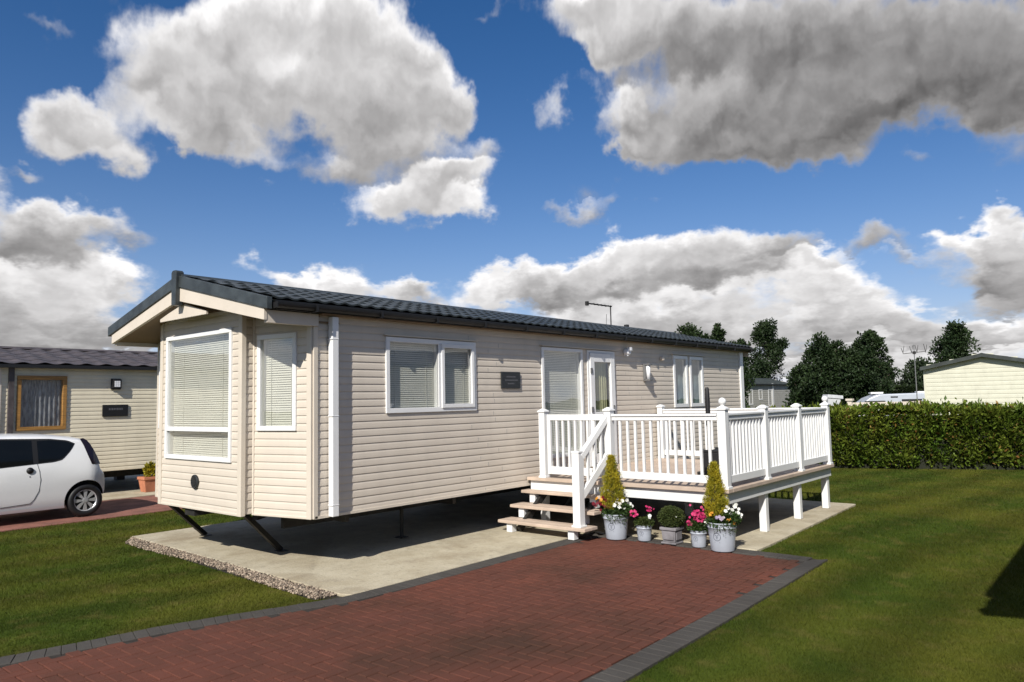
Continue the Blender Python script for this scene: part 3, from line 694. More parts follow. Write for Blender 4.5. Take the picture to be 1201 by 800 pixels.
def baluster(parent, x, y, z0, z1):
    global proto_bal
    h = .0165
    mb = MB(); mb.box(x-h,x+h,y-h,y+h,z0,z1); return mb.build('baluster', M['upvc'], parent, bevel=.003)
def rail(x0,y0,x1,y1,name='railing',zt=1.645,zb=.80,n=None,stile=False):
    mb = MB(); L = math.hypot(x1-x0,y1-y0); dx,dy=(x1-x0)/L,(y1-y0)/L; F = lambda a,o,z:(x0+dx*a-dy*o,y0+dy*a+dx*o,z)
    if stile:
        mb.fbox(F,0,.06,-.025,.025,zb-.02,zt); mb.fbox(F,L-.06,L,-.025,.025,zb-.02,zt); mb.fbox(F,.06,L-.06,-.024,.024,zt-.085,zt); mb.fbox(F,.06,L-.06,-.024,.024,zb-.02,zb+.09)
    else:
        mb.fbox(F,0,L,-.045,.045,zt-.03,zt); mb.fbox(F,0,L,-.028,.028,zt-.085,zt-.03)
    o = mb.build(name, M['upvc'], VD, bevel=.006)
    if not stile: mb = MB(); mb.fbox(F,0,L,-.025,.025,zb-.02,zb+.075); mb.build('bottom_rail', M['upvc'], o, bevel=.006)
    n = n or max(2,round(L/.112)); s0,s1 = (.06,L-.06) if stile else (0,L)
    for k in range(1,n):
        a = s0+(s1-s0)*k/n; p = F(a,0,0); baluster(o, p[0],p[1], zb+.07, zt-.08)
    return o
rail(.40,3.80,1.39,3.80,'gate',n=8,stile=True)
rail(1.53,3.80,3.07,3.80,n=13)
for a,b in ((3.88,5.04),(5.16,6.34),(6.46,7.66)): rail(3.13,a,3.13,b,n=11)
rail(.16,7.72,3.07,7.72,n=24)
# steps
for z,y in ((.18,3.10),(.36,3.37),(.54,3.63)):
    mb = MB(); xe = {.18:1.50,.36:1.47,.54:1.45}[z]
    mb.box(.0,xe,y,y+.145,z-.042,z); mb.box(.0,xe,y+.149,y+.30 if z<.5 else 3.80,z-.042,z); t = mb.build('step', M['decking'], VD, bevel=.006)
    mb = MB()
    for x in (.13,1.20): mb.box(x,x+.10,y+.04,y+.14,.014 if z<.2 else z-.178,z-.043)
    mb.build('riser_block', M['upvc'], t, bevel=.004, split=True)
mb = MB()
for x in (.30,1.24): mb.beam((x,3.22,.05),(x,3.85,.52),.05,.09)
mb.build('stringer', M['dark_metal'], VD, split=True)
mb = MB(); x,y = 1.34,3.21; mb.box(x-.058,x+.058,y-.058,y+.058,.18,1.15); mb.box(x-.075,x+.075,y-.075,y+.075,.18,.205); mb.box(x-.064,x+.064,y-.064,y+.064,1.15,1.175)
mb.build('newel_post', M['upvc'], VD, bevel=.005)
mb = MB(); mb.beam((1.37,3.24,1.09),(1.45,3.77,1.60),.07,.085); mb.build('handrail', M['upvc'], VD, bevel=.008)
mb = MB(); mb.beam((1.37,3.25,.58),(1.45,3.77,1.08),.05,.10); mb.build('lower_rail', M['upvc'], VD, bevel=.006)
for t in (.25,.5,.75):
    baluster(VD, 1.37+.08*t, 3.24+.53*t, .62+.5*t, 1.06+.5*t)

# ------------------------------------------------------------------ things on the deck
PS = thing('parasol', 'closed black parasol pole standing on the deck near the far rail', 'parasol', (2.2,5.35,ZD))
mb = MB(); mb.tube([(2.2,5.35,ZD+.04),(2.2,5.35,2.0)],.017,10); mb.build('pole', M['black'], PS)
mb = MB(); mb.lathe([(0,ZD),(.19,ZD),(.19,ZD+.035),(.05,ZD+.06),(.03,ZD+.16),(0,ZD+.16)],(2.2,5.35,0),24); mb.build('base', M['black'], PS)
mb = MB()
prof=[(.02,2.0),(.03,1.97),(.036,1.8),(.034,1.45),(.030,1.42)]
mb.lathe([(r*(1.0),z) for r,z in prof],(2.2,5.35,0),10); mb.build('canopy', M['black'], PS, smooth=True)
CH = thing('garden_chair', 'black garden armchair on the deck behind the corner post', 'chair', (2.55,5.0,ZD))
mb = MB(); mb.box(2.33,2.82,4.80,5.28,ZD+.30,ZD+.38); mb.build('seat', M['black'], CH, bevel=.02)
mb = MB(); mb.prism([(2.80,ZD+.30),(2.86,ZD+.30),(2.92,ZD+.72),(2.87,ZD+.72)],'xz',4.80,5.28); mb.build('backrest', M['black'], CH, bevel=.015)
for y in (4.78,5.27):
    mb = MB(); mb.box(2.33,2.88,y-.02,y+.03,ZD+.36,ZD+.40); mb.box(2.36,2.86,y-.015,y+.025,ZD+.04,ZD+.36); mb.build('armrest', M['black'], CH, bevel=.01)
for x in (2.36,2.80):
    for y in (4.80,5.25): mb = MB(); mb.box(x-.022,x+.022,y-.022,y+.022,ZD+.003,ZD+.30); mb.build('leg', M['black'], CH)

# ------------------------------------------------------------------ potted plants
M['pot'] = mat('pot_enamel_grey', (.36,.39,.44), .38, var=.04, scale=4, dirt=.10)
M['pot_band'] = mat('pot_emblem_grey', (.13,.14,.17), .6)
M['planter'] = mat('planter_lead_grey', (.20,.19,.20), .7, var=.15, scale=6)
M['terra'] = mat('terracotta', (.45,.17,.09), .8, var=.1, scale=5)
M['soil'] = mat('potting_soil', (.03,.022,.015), .95, var=.3, scale=30)
M['conifer'] = leaf_mat('golden_conifer', (.42,.33,.02), (.17,.18,.015), scale=9, island=.45)
M['leaf'] = leaf_mat('bedding_leaves', (.025,.055,.012), (.05,.085,.02), scale=14, island=.4)
M['box'] = leaf_mat('clipped_ball_leaves', (.03,.05,.01), (.065,.08,.02), scale=14, island=.4)
M['white_fl'] = leaf_mat('white_petals', (.85,.85,.80), (.75,.76,.70), island=.1)
M['pink_fl'] = leaf_mat('pink_petals', (.56,.035,.15), (.36,.02,.09), island=.3)
M['dk_fl'] = leaf_mat('dark_red_petals', (.16,.008,.02), (.08,.006,.012), island=.3)
M['yel_fl'] = leaf_mat('yellow_pansy', (.62,.30,.03), (.45,.16,.02), island=.3)
M['pur_fl'] = leaf_mat('pale_purple_pansy', (.30,.24,.38), (.6,.55,.5), island=.3)
def leaves(name, pts, size, mat_, parent, dirs=None, aspect=2.2, jitter=.6, up=None, fold=.25):
    """many small folded leaves (two quads each share a midrib) around points"""
    P = np.array(pts,float); n = len(P); D = rng.normal(0,1,(n,3)) if dirs is None else np.array(dirs,float)+rng.normal(0,jitter,(n,3))
    D /= np.linalg.norm(D,axis=1,keepdims=True)+1e-9
    A = np.cross(D, rng.normal(0,1,(n,3))); A /= np.linalg.norm(A,axis=1,keepdims=True)+1e-9
    N = np.cross(D,A); s = (np.asarray(size)*rng.uniform(.7,1.3,n))[:,None]
    w = s/aspect
    base,tip = P, P+D*s; mid = P+D*s*.5
    q1 = np.stack([base, mid+A*w*.5+N*w*fold, tip, mid], 1)      # half blade
    q2 = np.stack([base, mid, tip, mid-A*w*.5+N*w*fold], 1)
    V = np.concatenate([q1,q2],1).reshape(-1,3)
    # quads share no vertices: island per half, acceptable; join halves via equal random not needed
    return fast_mesh(name, V, None, 4, mat_, parent)
def blob_pts(n, c, r, shell=.55):
    p = rng.normal(0,1,(n,3)); p /= np.linalg.norm(p,axis=1,keepdims=True); rad = rng.uniform(shell,1,(n,1))**.5
    return np.array(c)+p*rad*np.array(r), p
def bucket(root, x, y, r, h, emblem=True):
    rb = r*.78
    mb = MB(); mb.lathe([(0,.0),(rb,.0),(rb+.004,.01)]+[(rb+(r-rb)*t, h*t) for t in (.3,.6,.80)]+[(r*.985,h*.81),(r*1.015,h*.825),(r*.985,h*.84),(r*.99,h*.96),(r*1.04,h*.975),(r*1.04,h),(r*.96,h),(r*.93,h*.9),(0,h*.9)],(x,y,.008),36)
    p = mb.build('pot', M['pot'], root, smooth=True)
    if emblem:   # printed ring with a small motif, facing the camera side
        mb = MB(); th0 = math.atan2(-4.9-y, 7.12-x) - .42; zc = h*.52+.01; R = r*.28
        def S(u,v,o=.0015):
            z = zc+v; rr = rb+(r-rb)*((z-.008)/h)+o; t = th0+u/rr; return (x+rr*math.cos(t), y+rr*math.sin(t), z)
        n=28
        for k in range(n):
            a,b = 2*PI*k/n,2*PI*(k+1)/n
            mb.add([S(R*math.cos(a),R*math.sin(a)),S(R*math.cos(b),R*math.sin(b)),S(R*.84*math.cos(b),R*.84*math.sin(b)),S(R*.84*math.cos(a),R*.84*math.sin(a))],[(0,1,2,3)])
        for (u0,u1,v0,v1) in ((-.42,.42,.22,.34),(-.08,.08,-.5,.2),(-.34,.34,-.12,-.02),(-.25,.25,-.5,-.40),(-.5,-.2,.40,.5),(.2,.5,.40,.5)):
            mb.add([S(u0*R,v0*R),S(u1*R,v0*R),S(u1*R,v1*R),S(u0*R,v1*R)],[(0,1,2,3)])
        for v in (-1.28,-1.42): mb.add([S(-.7*R,v*R),S(.7*R,v*R),S(.7*R,(v+.07)*R),S(-.7*R,(v+.07)*R)],[(0,1,2,3)])
        mb.build('emblem', M['pot_band'], p)
    mb = MB(); mb.lathe([(0,h*.92),(r*.93,h*.92)],(x,y,.01),20); mb.build('soil', M['soil'], root)
    return p
def blooms(root, name, mat_, centres, r=.023, petals=5):
    V=[]
    for c in centres:
        nrm = Vector((7.1-c[0],-4.9-c[1],3.0)).normalized() + Vector(rng.normal(0,.35,3).tolist()); nrm.normalize()
        a = nrm.cross(Vector((0,0,1))).normalized(); b = nrm.cross(a); rr = r*random.uniform(.75,1.2); ph = random.random()*6
        for k in range(petals):
            t = ph+2*PI*k/petals; d = a*math.cos(t)+b*math.sin(t); e = a*math.cos(t+PI/2)+b*math.sin(t+PI/2); C0 = Vector(c)
            V += [C0, C0+d*rr*.7-e*rr*.55+nrm*rr*.15, C0+d*rr*1.1+nrm*rr*random.uniform(-.1,.25), C0+d*rr*.7+e*rr*.55+nrm*rr*.15]
    return fast_mesh(name, np.array([tuple(v) for v in V]), None, 4, mat_, root)
def conifer_pot(x, y, r, h, zc0, zc1, rc, lean, seed, label, wf, others):
    t = thing('potted_conifer', label, 'potted plant', (x,y,0.0)); bucket(t,x,y,r,h)
    cx,cy = x+lean[0],y+lean[1]
    mb = MB(); mb.tube([(cx,cy,h*.9),(cx,cy,zc0+.2),(cx,cy,zc1-.08)],.012,6); mb.build('stem', M['bark'], t)
    # upright sprays: tufts on an uneven cone
    P=[];D=[]
    for k in range(470):
        u = random.random()**1.05; z = zc0+(zc1-zc0)*u; prof = rc*min(1,.55+u*3.5)*(1-u)**.92*(1.02+.26*math.sin(k*1.7)+.16*math.sin(u*23+seed))+.006
        a = random.uniform(0,6.28); rr = prof*random.uniform(.55,1.05); px,py = cx+rr*math.cos(a),cy+rr*math.sin(a)
        m = 26
        dz = rng.uniform(0,.085,m); sp = rng.normal(0,.012,(m,2))
        P.append(np.stack([px+sp[:,0]+math.cos(a)*dz*.25,py+sp[:,1]+math.sin(a)*dz*.25,z+dz],1)); D.append(np.tile([math.cos(a)*.5,math.sin(a)*.5,1.1],(m,1)))
    leaves('conifer_foliage', np.concatenate(P), .024, M['conifer'], t, np.concatenate(D), aspect=3.2, jitter=.45)
    p,dn = blob_pts(1500,(x,y,h+.015),(r*1.05,r*1.05,.065),.1); leaves('bedding_foliage', p, .035, M['leaf'], t, dn+[0,0,.4], aspect=1.6)
    p,dn = blob_pts(900,(x+.1,y+.0,h+.06),(.13,.12,.09),.1); leaves('bedding_foliage', p, .035, M['leaf'], t, dn, aspect=1.6)
    # trailing stems over the rim
    P=[]
    for a in np.linspace(-1.6,-.2,9):
        for k in range(14): P.append((x+(r*1.05+.006)*math.cos(a)+random.gauss(0,.006), y+(r*1.03+.008)*math.sin(a)+random.gauss(0,.006), h-.002-k*.007*random.uniform(.4,1.4)))
    leaves('trailing_foliage', P, .022, M['leaf'], t, aspect=1.8)
    blooms(t,'white_flowers',M['white_fl'],wf)
    for m_,cs,nm in others: blooms(t,nm,M[m_],cs)
    return t
def scat(c, s, n): return [tuple(np.array(c)+rng.normal(0,1,3)*np.array(s)) for _ in range(n)]
RT = np.array([.76,.648,0]); TW = np.array([.645,-.76,0])     # to the right of / towards where the photo was taken
def rel(x,y,r,t,z): p = np.array([x,y,0])+RT*r+TW*t; return (p[0],p[1],z)
x,y = 1.66,3.60
wf = [rel(x,y,r,t,z) for r,t,z in ((.0,.10,.50),(.04,.12,.48),(.08,.1,.51),(.03,.16,.44),(.10,.12,.42),(-.03,.13,.46),(.16,.06,.49),(.19,.04,.46),(.14,.1,.52),(.22,.02,.43),(.01,.11,.54),(.07,.14,.42))]
conifer_pot(x,y,.17,.33,.38,1.02,.145,tuple((RT*-.035)[:2]),1,'large grey pot with golden conifer and white flowers beside the steps',wf,
   [('dk_fl',scat(rel(x,y,-.17,.02,.47),(.05,.04,.04),16),'dark_red_flowers'),('yel_fl',scat(rel(x,y,-.19,.02,.54),(.025,.02,.02),4),'orange_flowers')])
x,y = 3.13,3.66
wf = [rel(x,y,r,t,z) for r,t,z in ((.06,.10,.52),(.10,.11,.50),(.14,.1,.54),(.16,.08,.56),(.02,.12,.49),(.08,.12,.46),(.20,.05,.50),(.23,.04,.43),(.21,.06,.40),(.17,.1,.46),(.12,.1,.57),(.04,.11,.54))]
conifer_pot(x,y,.175,.34,.38,.98,.128,tuple((RT*-.07)[:2]),2,'large grey pot with golden conifer, pansies and white flowers at the deck corner',wf,
   [('yel_fl',[rel(x,y,.03,.17,.39),rel(x,y,.045,.18,.40),rel(x,y,-.14,.1,.47),rel(x,y,-.16,.1,.45),rel(x,y,.10,.16,.36)],'yellow_flowers'),('pur_fl',[rel(x,y,-.07,.16,.43),rel(x,y,-.05,.17,.41),rel(x,y,-.02,.16,.42),rel(x,y,-.10,.15,.42)],'purple_flowers')])
def small_pot(x,y,r,h,label):
    t = thing('potted_flowers', label, 'potted plant', (x,y,0)); bucket(t,x,y,r,h); return t
x,y = 2.04,3.68; t = small_pot(x,y,.105,.20,'small grey pot with two pink geranium heads above low green leaves')
p,dn = blob_pts(1500,(x,y,.235),(.125,.125,.06),.1); leaves('foliage',p,.026,M['box'],t,dn+[0,0,.3],aspect=1.6)
blooms(t,'pink_flowers',M['pink_fl'],scat(rel(x,y,-.13,.05,.37),(.026,.024,.02),14)+scat(rel(x,y,.075,.03,.42),(.022,.022,.03),12),.017); blooms(t,'white_flowers',M['white_fl'],[rel(x,y,.07,.05,.33),rel(x,y,.065,.05,.31)],.022)
mb = MB(); mb.tube([(x,y,.2),rel(x,y,-.12,.04,.36)],.003,5); mb.tube([(x,y,.2),rel(x,y,.07,.02,.40)],.003,5); mb.build('stem',M['leaf'],t)
x,y = 2.80,3.70; t = small_pot(x,y,.105,.205,'small grey pot crowded with bright pink flowers and one white bloom')
p,dn = blob_pts(1300,(x,y,.25),(.12,.12,.08),.1); leaves('foliage',p,.035,M['leaf'],t,dn+[0,0,.3],aspect=1.6)
blooms(t,'pink_flowers',M['pink_fl'],scat(rel(x,y,-.01,.05,.40),(.055,.045,.04),44)+scat(rel(x,y,-.12,.03,.31),(.025,.02,.02),6)+scat(rel(x,y,.06,.05,.35),(.03,.03,.02),12),.018); blooms(t,'white_flowers',M['white_fl'],scat(rel(x,y,.085,.08,.29),(.02,.015,.02),10),.018)
x,y = 2.42,3.72
t = thing('potted_ball_shrub','square lead grey planter with round clipped green shrub','potted plant',(x,y,0))
mb = MB()
for (a,b,z0,z1) in ((.105,.105,.008,.03),(.085,.10,.03,.18),(.115,.115,.18,.215)):
    v=[(x+sx*a,y+sy*a,z0) for sx,sy in ((-1,-1),(1,-1),(1,1),(-1,1))]+[(x+sx*b,y+sy*b,z1) for sx,sy in ((-1,-1),(1,-1),(1,1),(-1,1))]
    mb.add(v,[(0,3,2,1),(4,5,6,7),(0,1,5,4),(1,2,6,5),(2,3,7,6),(3,0,4,7)])
for s in (-1,1):
    mb.box(x-.07,x+.07,y+s*.098-.006,y+s*.098+.006,.06,.16); mb.box(x+s*.098-.006,x+s*.098+.006,y-.07,y+.07,.06,.16)
mb.build('planter',M['planter'],t,bevel=.006)
p,dn = blob_pts(5200,(x,y,.335),(.165,.165,.135),.45); leaves('shrub_foliage',p,.022,M['box'],t,dn,aspect=1.8,jitter=.8)
blooms(t,'white_flowers',M['white_fl'],[rel(x,y,.03,.14,.36)],.014)

# ------------------------------------------------------------------ neighbour static on the left
def static_shell(name, label, L, W, m_side, m_roof, holes=(), eave=2.86, rise=.45, zb=.50, loc=(0,0,0), rot=0., vend=.28, overhang=.12, period=.30, group=None):
    """local frame: long wall on x=0 facing +x, from y=0 to y=L; far wall x=-W"""
    t = thing(name, label, 'static caravan', loc, rot, world=False)
    F = frame2((0,0),(0,1)); Fb = frame2((0,L),(-1,0)); Fl = frame2((-W,L),(0,-1)); Ff = frame2((-W,0),(1,0)); ridge=-W/2
    mb = MB(); siding(mb,F,.0,L,zb,eave,list(holes),zb=zb); siding(mb,Fl,0,L,zb,eave,zb=zb)
    for G in (Fb,Ff): siding(mb,G,0,W,zb,eave,zb=zb); gable_siding(mb,G,0,W,eave,lambda a:eave+rise*(1-abs(a-W/2)/(W/2)),zb)
    mb.build('wall',M[m_side],t)
    mb = MB()
    for G,l in ((F,L),(Fb,W),(Fl,L),(Ff,W)): mb.fbox(G,-.03,.06,0,.03,zb,eave); mb.fbox(G,l-.06,l+.028,0,.029,zb,eave-.002)
    mb.build('corner_trim',M[m_side],t,split=True)
    sl = rise/(W/2); e=overhang
    mb = MB(); roof_slope(mb,e,eave+.05-sl*e,ridge,eave+rise+.05,.03-vend,L+vend-.03,period=period,amp=.034,step=.007); roof_slope(mb,-W-e,eave+.05-sl*e,ridge,eave+rise+.05,.03-vend,L+vend-.03,period=period,amp=.02)
    r = mb.build('roof',M[m_roof],t)
    mb = MB()
    for ya,yb in ((-vend,.045-vend),(L-.045+vend,L+vend)):
        for s in (1,-1): mb.prism([(ridge,eave+rise+.085),(ridge+s*(W/2+e+.03),eave+.085-sl*e),(ridge+s*(W/2+e+.03),eave-.07-sl*e),(ridge,eave+rise-.07)],'xz',ya,yb)
    mb.prism([(ridge-.12,eave+rise+.05),(ridge,eave+rise+.10),(ridge+.12,eave+rise+.05)],'xz',-vend-.01,L+vend+.01)
    mb.build('verge_board',M[m_roof],r)
    mb = MB(); mb.box(e-.005,e+.085,-.22,L+.22,eave-.06,eave+.01); mb.box(-W-e-.085,-W-e+.005,-.22,L+.22,eave-.06,eave+.01); mb.box(0,e,-.2,L+.2,eave-.02,eave+.0); mb.build('gutter',M['black'],t,split=True)
    mb = MB(); mb.box(-W+.05,-.05,.05,L-.05,zb,zb+.1)
    for x in (-W+.8,-.8): mb.box(x-.04,x+.04,.3,L-.3,zb-.2,zb)
    for x in (-W+.5,-.5):
        for k in range(5): y=.8+k*(L-1.6)/4; mb.box(x-.1,x+.1,y-.1,y+.1,.0,zb-.01)
    mb.build('chassis',M['dark_metal'],t)
    return t,F
YN = -8.0
HN = (8.08,9.0,1.46,2.58)
NB,FN_ = static_shell('static_caravan','cream neighbouring static caravan with brown tiled roof and golden oak window behind the white car',12.2,3.7,'siding_n','roof_n',[(HN[0],HN[1],HN[2],HN[3])],eave=2.80,rise=.42,zb=.50,loc=(-10.4,YN,0),period=.40)
window(NB,FN_,HN[0],HN[1],HN[2],HN[3],[(0,1,False)],fm='wood_frame',cover='lace',glass='glass',fw=.075,depth=.05)
mb=MB(); mb.box(-2.4,-.8,2,11.5,.62,2.7); mb.build('interior',M['inside'],NB)
mb = MB(); mb.fbox(FN_,7.92,8.02,.02,.08,.5,2.76); mb.build('downpipe',M['roof_n'],NB,bevel=.005)
mb = MB(); mb.fbox(FN_,7.72,7.80,.02,.05,.5,2.78); mb.fbox(FN_,7.0,7.6,.02,.05,.6,2.5); mb.build('door_frame',M['trim'],NB)
mb = MB(); mb.fbox(FN_,9.885,10.095,.02,.05,2.30,2.54); mb.fbox(FN_,9.90,10.08,.05,.12,2.32,2.52); lp=mb.build('wall_lamp',M['black'],NB,bevel=.005)
mb = MB()
for i in range(3):
    for j in range(3): mb.fbox(FN_,9.930+i*.041,9.966+i*.041,.121,.127,2.355+j*.045,2.395+j*.045)
mb.build('lamp_glass',M['lamp_glass'],lp)
mb = MB(); mb.fbox(FN_,9.72,10.26,.02,.045,1.70,1.96); sp=mb.build('name_plate',M['black'],NB,bevel=.004)
mb = MB(); a=9.85
for w in (.03,.022,.035,.03,.02,.034,.03,.026,.03): mb.fbox(FN_,a,a+w-.008,.046,.0475,1.84,1.885); a+=w+.005
mb.build('lettering',M['plate_txt'],sp)
# terracotta trough by the neighbour's corner
x,y=-10.0,2.62
t = thing('terracotta_planter','terracotta pot with a small yellow green plant on the neighbour slab','planter',(x,y,0))
mb = MB(); mb.add([(x+sx*a,y+sy*b,z) for a,b,z in ((.13,.15,.006),(.165,.19,.28),(.185,.21,.28),(.185,.21,.34),(.15,.17,.34),(.15,.17,.30)) for sx,sy in ((-1,-1),(1,-1),(1,1),(-1,1))],
   [(0,3,2,1)]+[(k*4+i,k*4+(i+1)%4,k*4+4+(i+1)%4,k*4+4+i) for k in range(5) for i in range(4)]+[(20,21,22,23)]); mb.build('trough',M['terra'],t,bevel=.006)
p,dn=blob_pts(300,(x,y,.46),(.10,.11,.17),.1); leaves('plant_foliage',p,.09,M['conifer'],t,dn+[0,0,.8],aspect=2)

# the static to the right of the drive, whose shadow reaches the lawn
static_shell('static_caravan','cream static caravan on the plot to the right, casting its shadow on the lawn',12,3.8,'siding_n','roof_n',eave=2.86,rise=.45,loc=(11.18,-.02,0),period=.30,vend=.85)

# ------------------------------------------------------------------ background statics
LAPK[0] = 2.0
YS,FY = static_shell('static_caravan','pale yellow static caravan gable with dark roof behind the laurel hedge on the right',11,4.4,'siding_y','roof_far',eave=2.88,rise=.46,zb=.5,loc=(4.36,31.1,0),rot=0,overhang=.06)
GS,FG = static_shell('static_caravan','far grey green static caravan with three narrow windows beyond the veranda',14,3.8,'siding_g','roof_far',[],eave=2.85,rise=.55,zb=.45,loc=(-18.0,51.,0),rot=0)
for a,w,zb_ in ((4.2,.45,1.1),(6.3,.45,1.5),(8.4,.5,.9)):
    window(GS,FG,a,a+w+.35,zb_,2.45,[(0,1,False)],cover=None,fw=.12,hood=False)
mb = MB(); mb.fbox(FG,9.3,9.62,.03,.06,.45,2.95); mb.build('corner_post',M['upvc'],GS)
# TV aerial on a mast at the corner of the yellow static
ax,ay = -.30,30.75
AE = thing('tv_aerial','grey multi element TV aerial on a tall mast beside the pale yellow gable','aerial',(ax,ay,-.02))
mb = MB(); mb.tube([(ax,ay,-.02),(ax,ay,3.92)],.02,8); mb.build('mast',M['chrome'],AE)
mb = MB(); mb.tube([(ax-.42,ay-.1,3.55),(ax+.42,ay+.1,3.62)],.014,6)
for s,o in ((-.42,-.05),(-.1,0),(.1,.05),(.42,.08)):
    mb.tube([(ax+s-.06,ay+s*.25,3.86+o),(ax+s,ay+s*.25,3.6)],.012,5); mb.tube([(ax+s+.06,ay+s*.25,3.9),(ax+s,ay+s*.25,3.56)],.010,5)
mb.box(ax-.06,ax+.06,ay-.04,ay+.04,3.52,3.64); mb.build('elements',M['dark_metal'],AE)
# touring caravan
TC = thing('touring_caravan','white touring caravan with rounded front parked behind the hedge','touring caravan',(-4.6,44.6,gz(-4.6,44.6)),math.radians(27),world=False)
prof=[(-2.2,.5),(-2.25,1.3),(-2.15,1.75),(-1.85,2.15),(-1.45,2.45),(-.9,2.66),(2.8,2.72),(3.1,2.5),(3.15,.5)]
mb = MB(); mb.prism(prof,'xz',-1.1,1.1); mb.build('body',mat('caravan_white',(.42,.45,.50),.35,var=.03),TC,bevel=.06)
for (a,b,c,d) in ((-1.75,-.6,2.02,2.28),(.3,1.4,1.9,2.35),(-.3,.1,2.45,2.53)):
    mb = MB(); mb.box(a,b,-1.125,-1.095,c,d); mb.build('window',M['black'],TC,bevel=.02)
mb = MB(); mb.box(1.9,2.45,-1.13,-1.095,.6,2.5); dr=mb.build('door',M['upvc'],TC); mb=MB(); mb.box(1.98,2.37,-1.14,-1.128,1.85,2.4); mb.build('pane',M['black'],dr)
mb = MB(); mb.box(-1.2,-.5,-.3,.3,2.7,2.8); mb.box(1.4,2.0,-.3,.3,2.71,2.80); mb.build('roof_vent',M['upvc'],TC)
for s in (-1,1): mb = MB(); mb.lathe([(0,-.09),(.3,-.09),(.33,0),(.3,.09),(0,.09)],(.2,s*.98,.33),20,axis='y'); mb.build('wheel',M['black'],TC)
# white shed seen over the deck corner
SH = thing('garden_shed','small pale shed with a sloping lid beyond the hedge beside the ball finial','shed',(-8.9,47.2,gz(-8.9,47.2)),math.radians(40),world=False)
mb = MB(); mb.prism([(-.42,0),(.42,0),(.42,2.10),(-.42,2.20)],'xz',-.4,.4); mb.build('wall',mat('shed_grey',(.48,.49,.49),.6),SH)
mb = MB(); mb.prism([(-.48,2.22),(.60,2.12),(.60,2.35),(-.40,2.45)],'xz',-.46,.46); mb.build('roof',mat('shed_roof',(.50,.51,.52),.6),SH,bevel=.03)
mb = MB(); mb.box(.43,.47,-.3,.3,.05,2.1); mb.build('door',M['black'],SH)
# cream rail fence behind the hedge
FE = thing('rail_fence','low cream boundary rail with capped post just above the hedge top','fence',(-.4,25.5,-.02))
mb = MB(); mb.box(-1.42,-1.26,24.68,24.84,-.02,1.60); mb.box(-1.46,-1.22,24.64,24.88,1.60,1.68); mb.build('post',M['fascia'],FE)
mb = MB(); mb.beam((-1.3,24.8,1.46),(.66,26.45,1.46),.06,.14); mb.beam((-1.3,24.8,1.1),(.66,26.45,1.1),.06,.12); mb.build('rail',M['fascia'],FE,split=True)
mb = MB(); mb.box(.60,.76,26.38,26.54,-.02,1.55); mb.build('post',M['fascia'],FE)
# red roofed house far away
HO = thing('house','distant house with a red tiled roof showing between the dark trees','house',(-24.3,87.5,-.02),math.radians(30),world=False)
mb = MB(); mb.box(-1.6,1.6,-3,3,0,1.9); mb.build('wall',mat('house_render',(.5,.5,.48),.8),HO)
mb = MB(); mb.prism([(-3.3,1.85),(3.3,1.85),(0,3.25)],'yz',-1.8,1.8); mb.build('roof',mat('red_roof_tiles',(.36,.13,.07),.8,var=.1,scale=4),HO)
mb = MB(); mb.box(-.9,-.1,-3.05,-2.98,.8,1.6); mb.build('window',M['black'],HO)
mb = MB(); mb.box(.9,1.4,-.3,.3,2.8,3.9); mb.build('chimney',mat('chimney_brick',(.3,.12,.08),.9),HO)

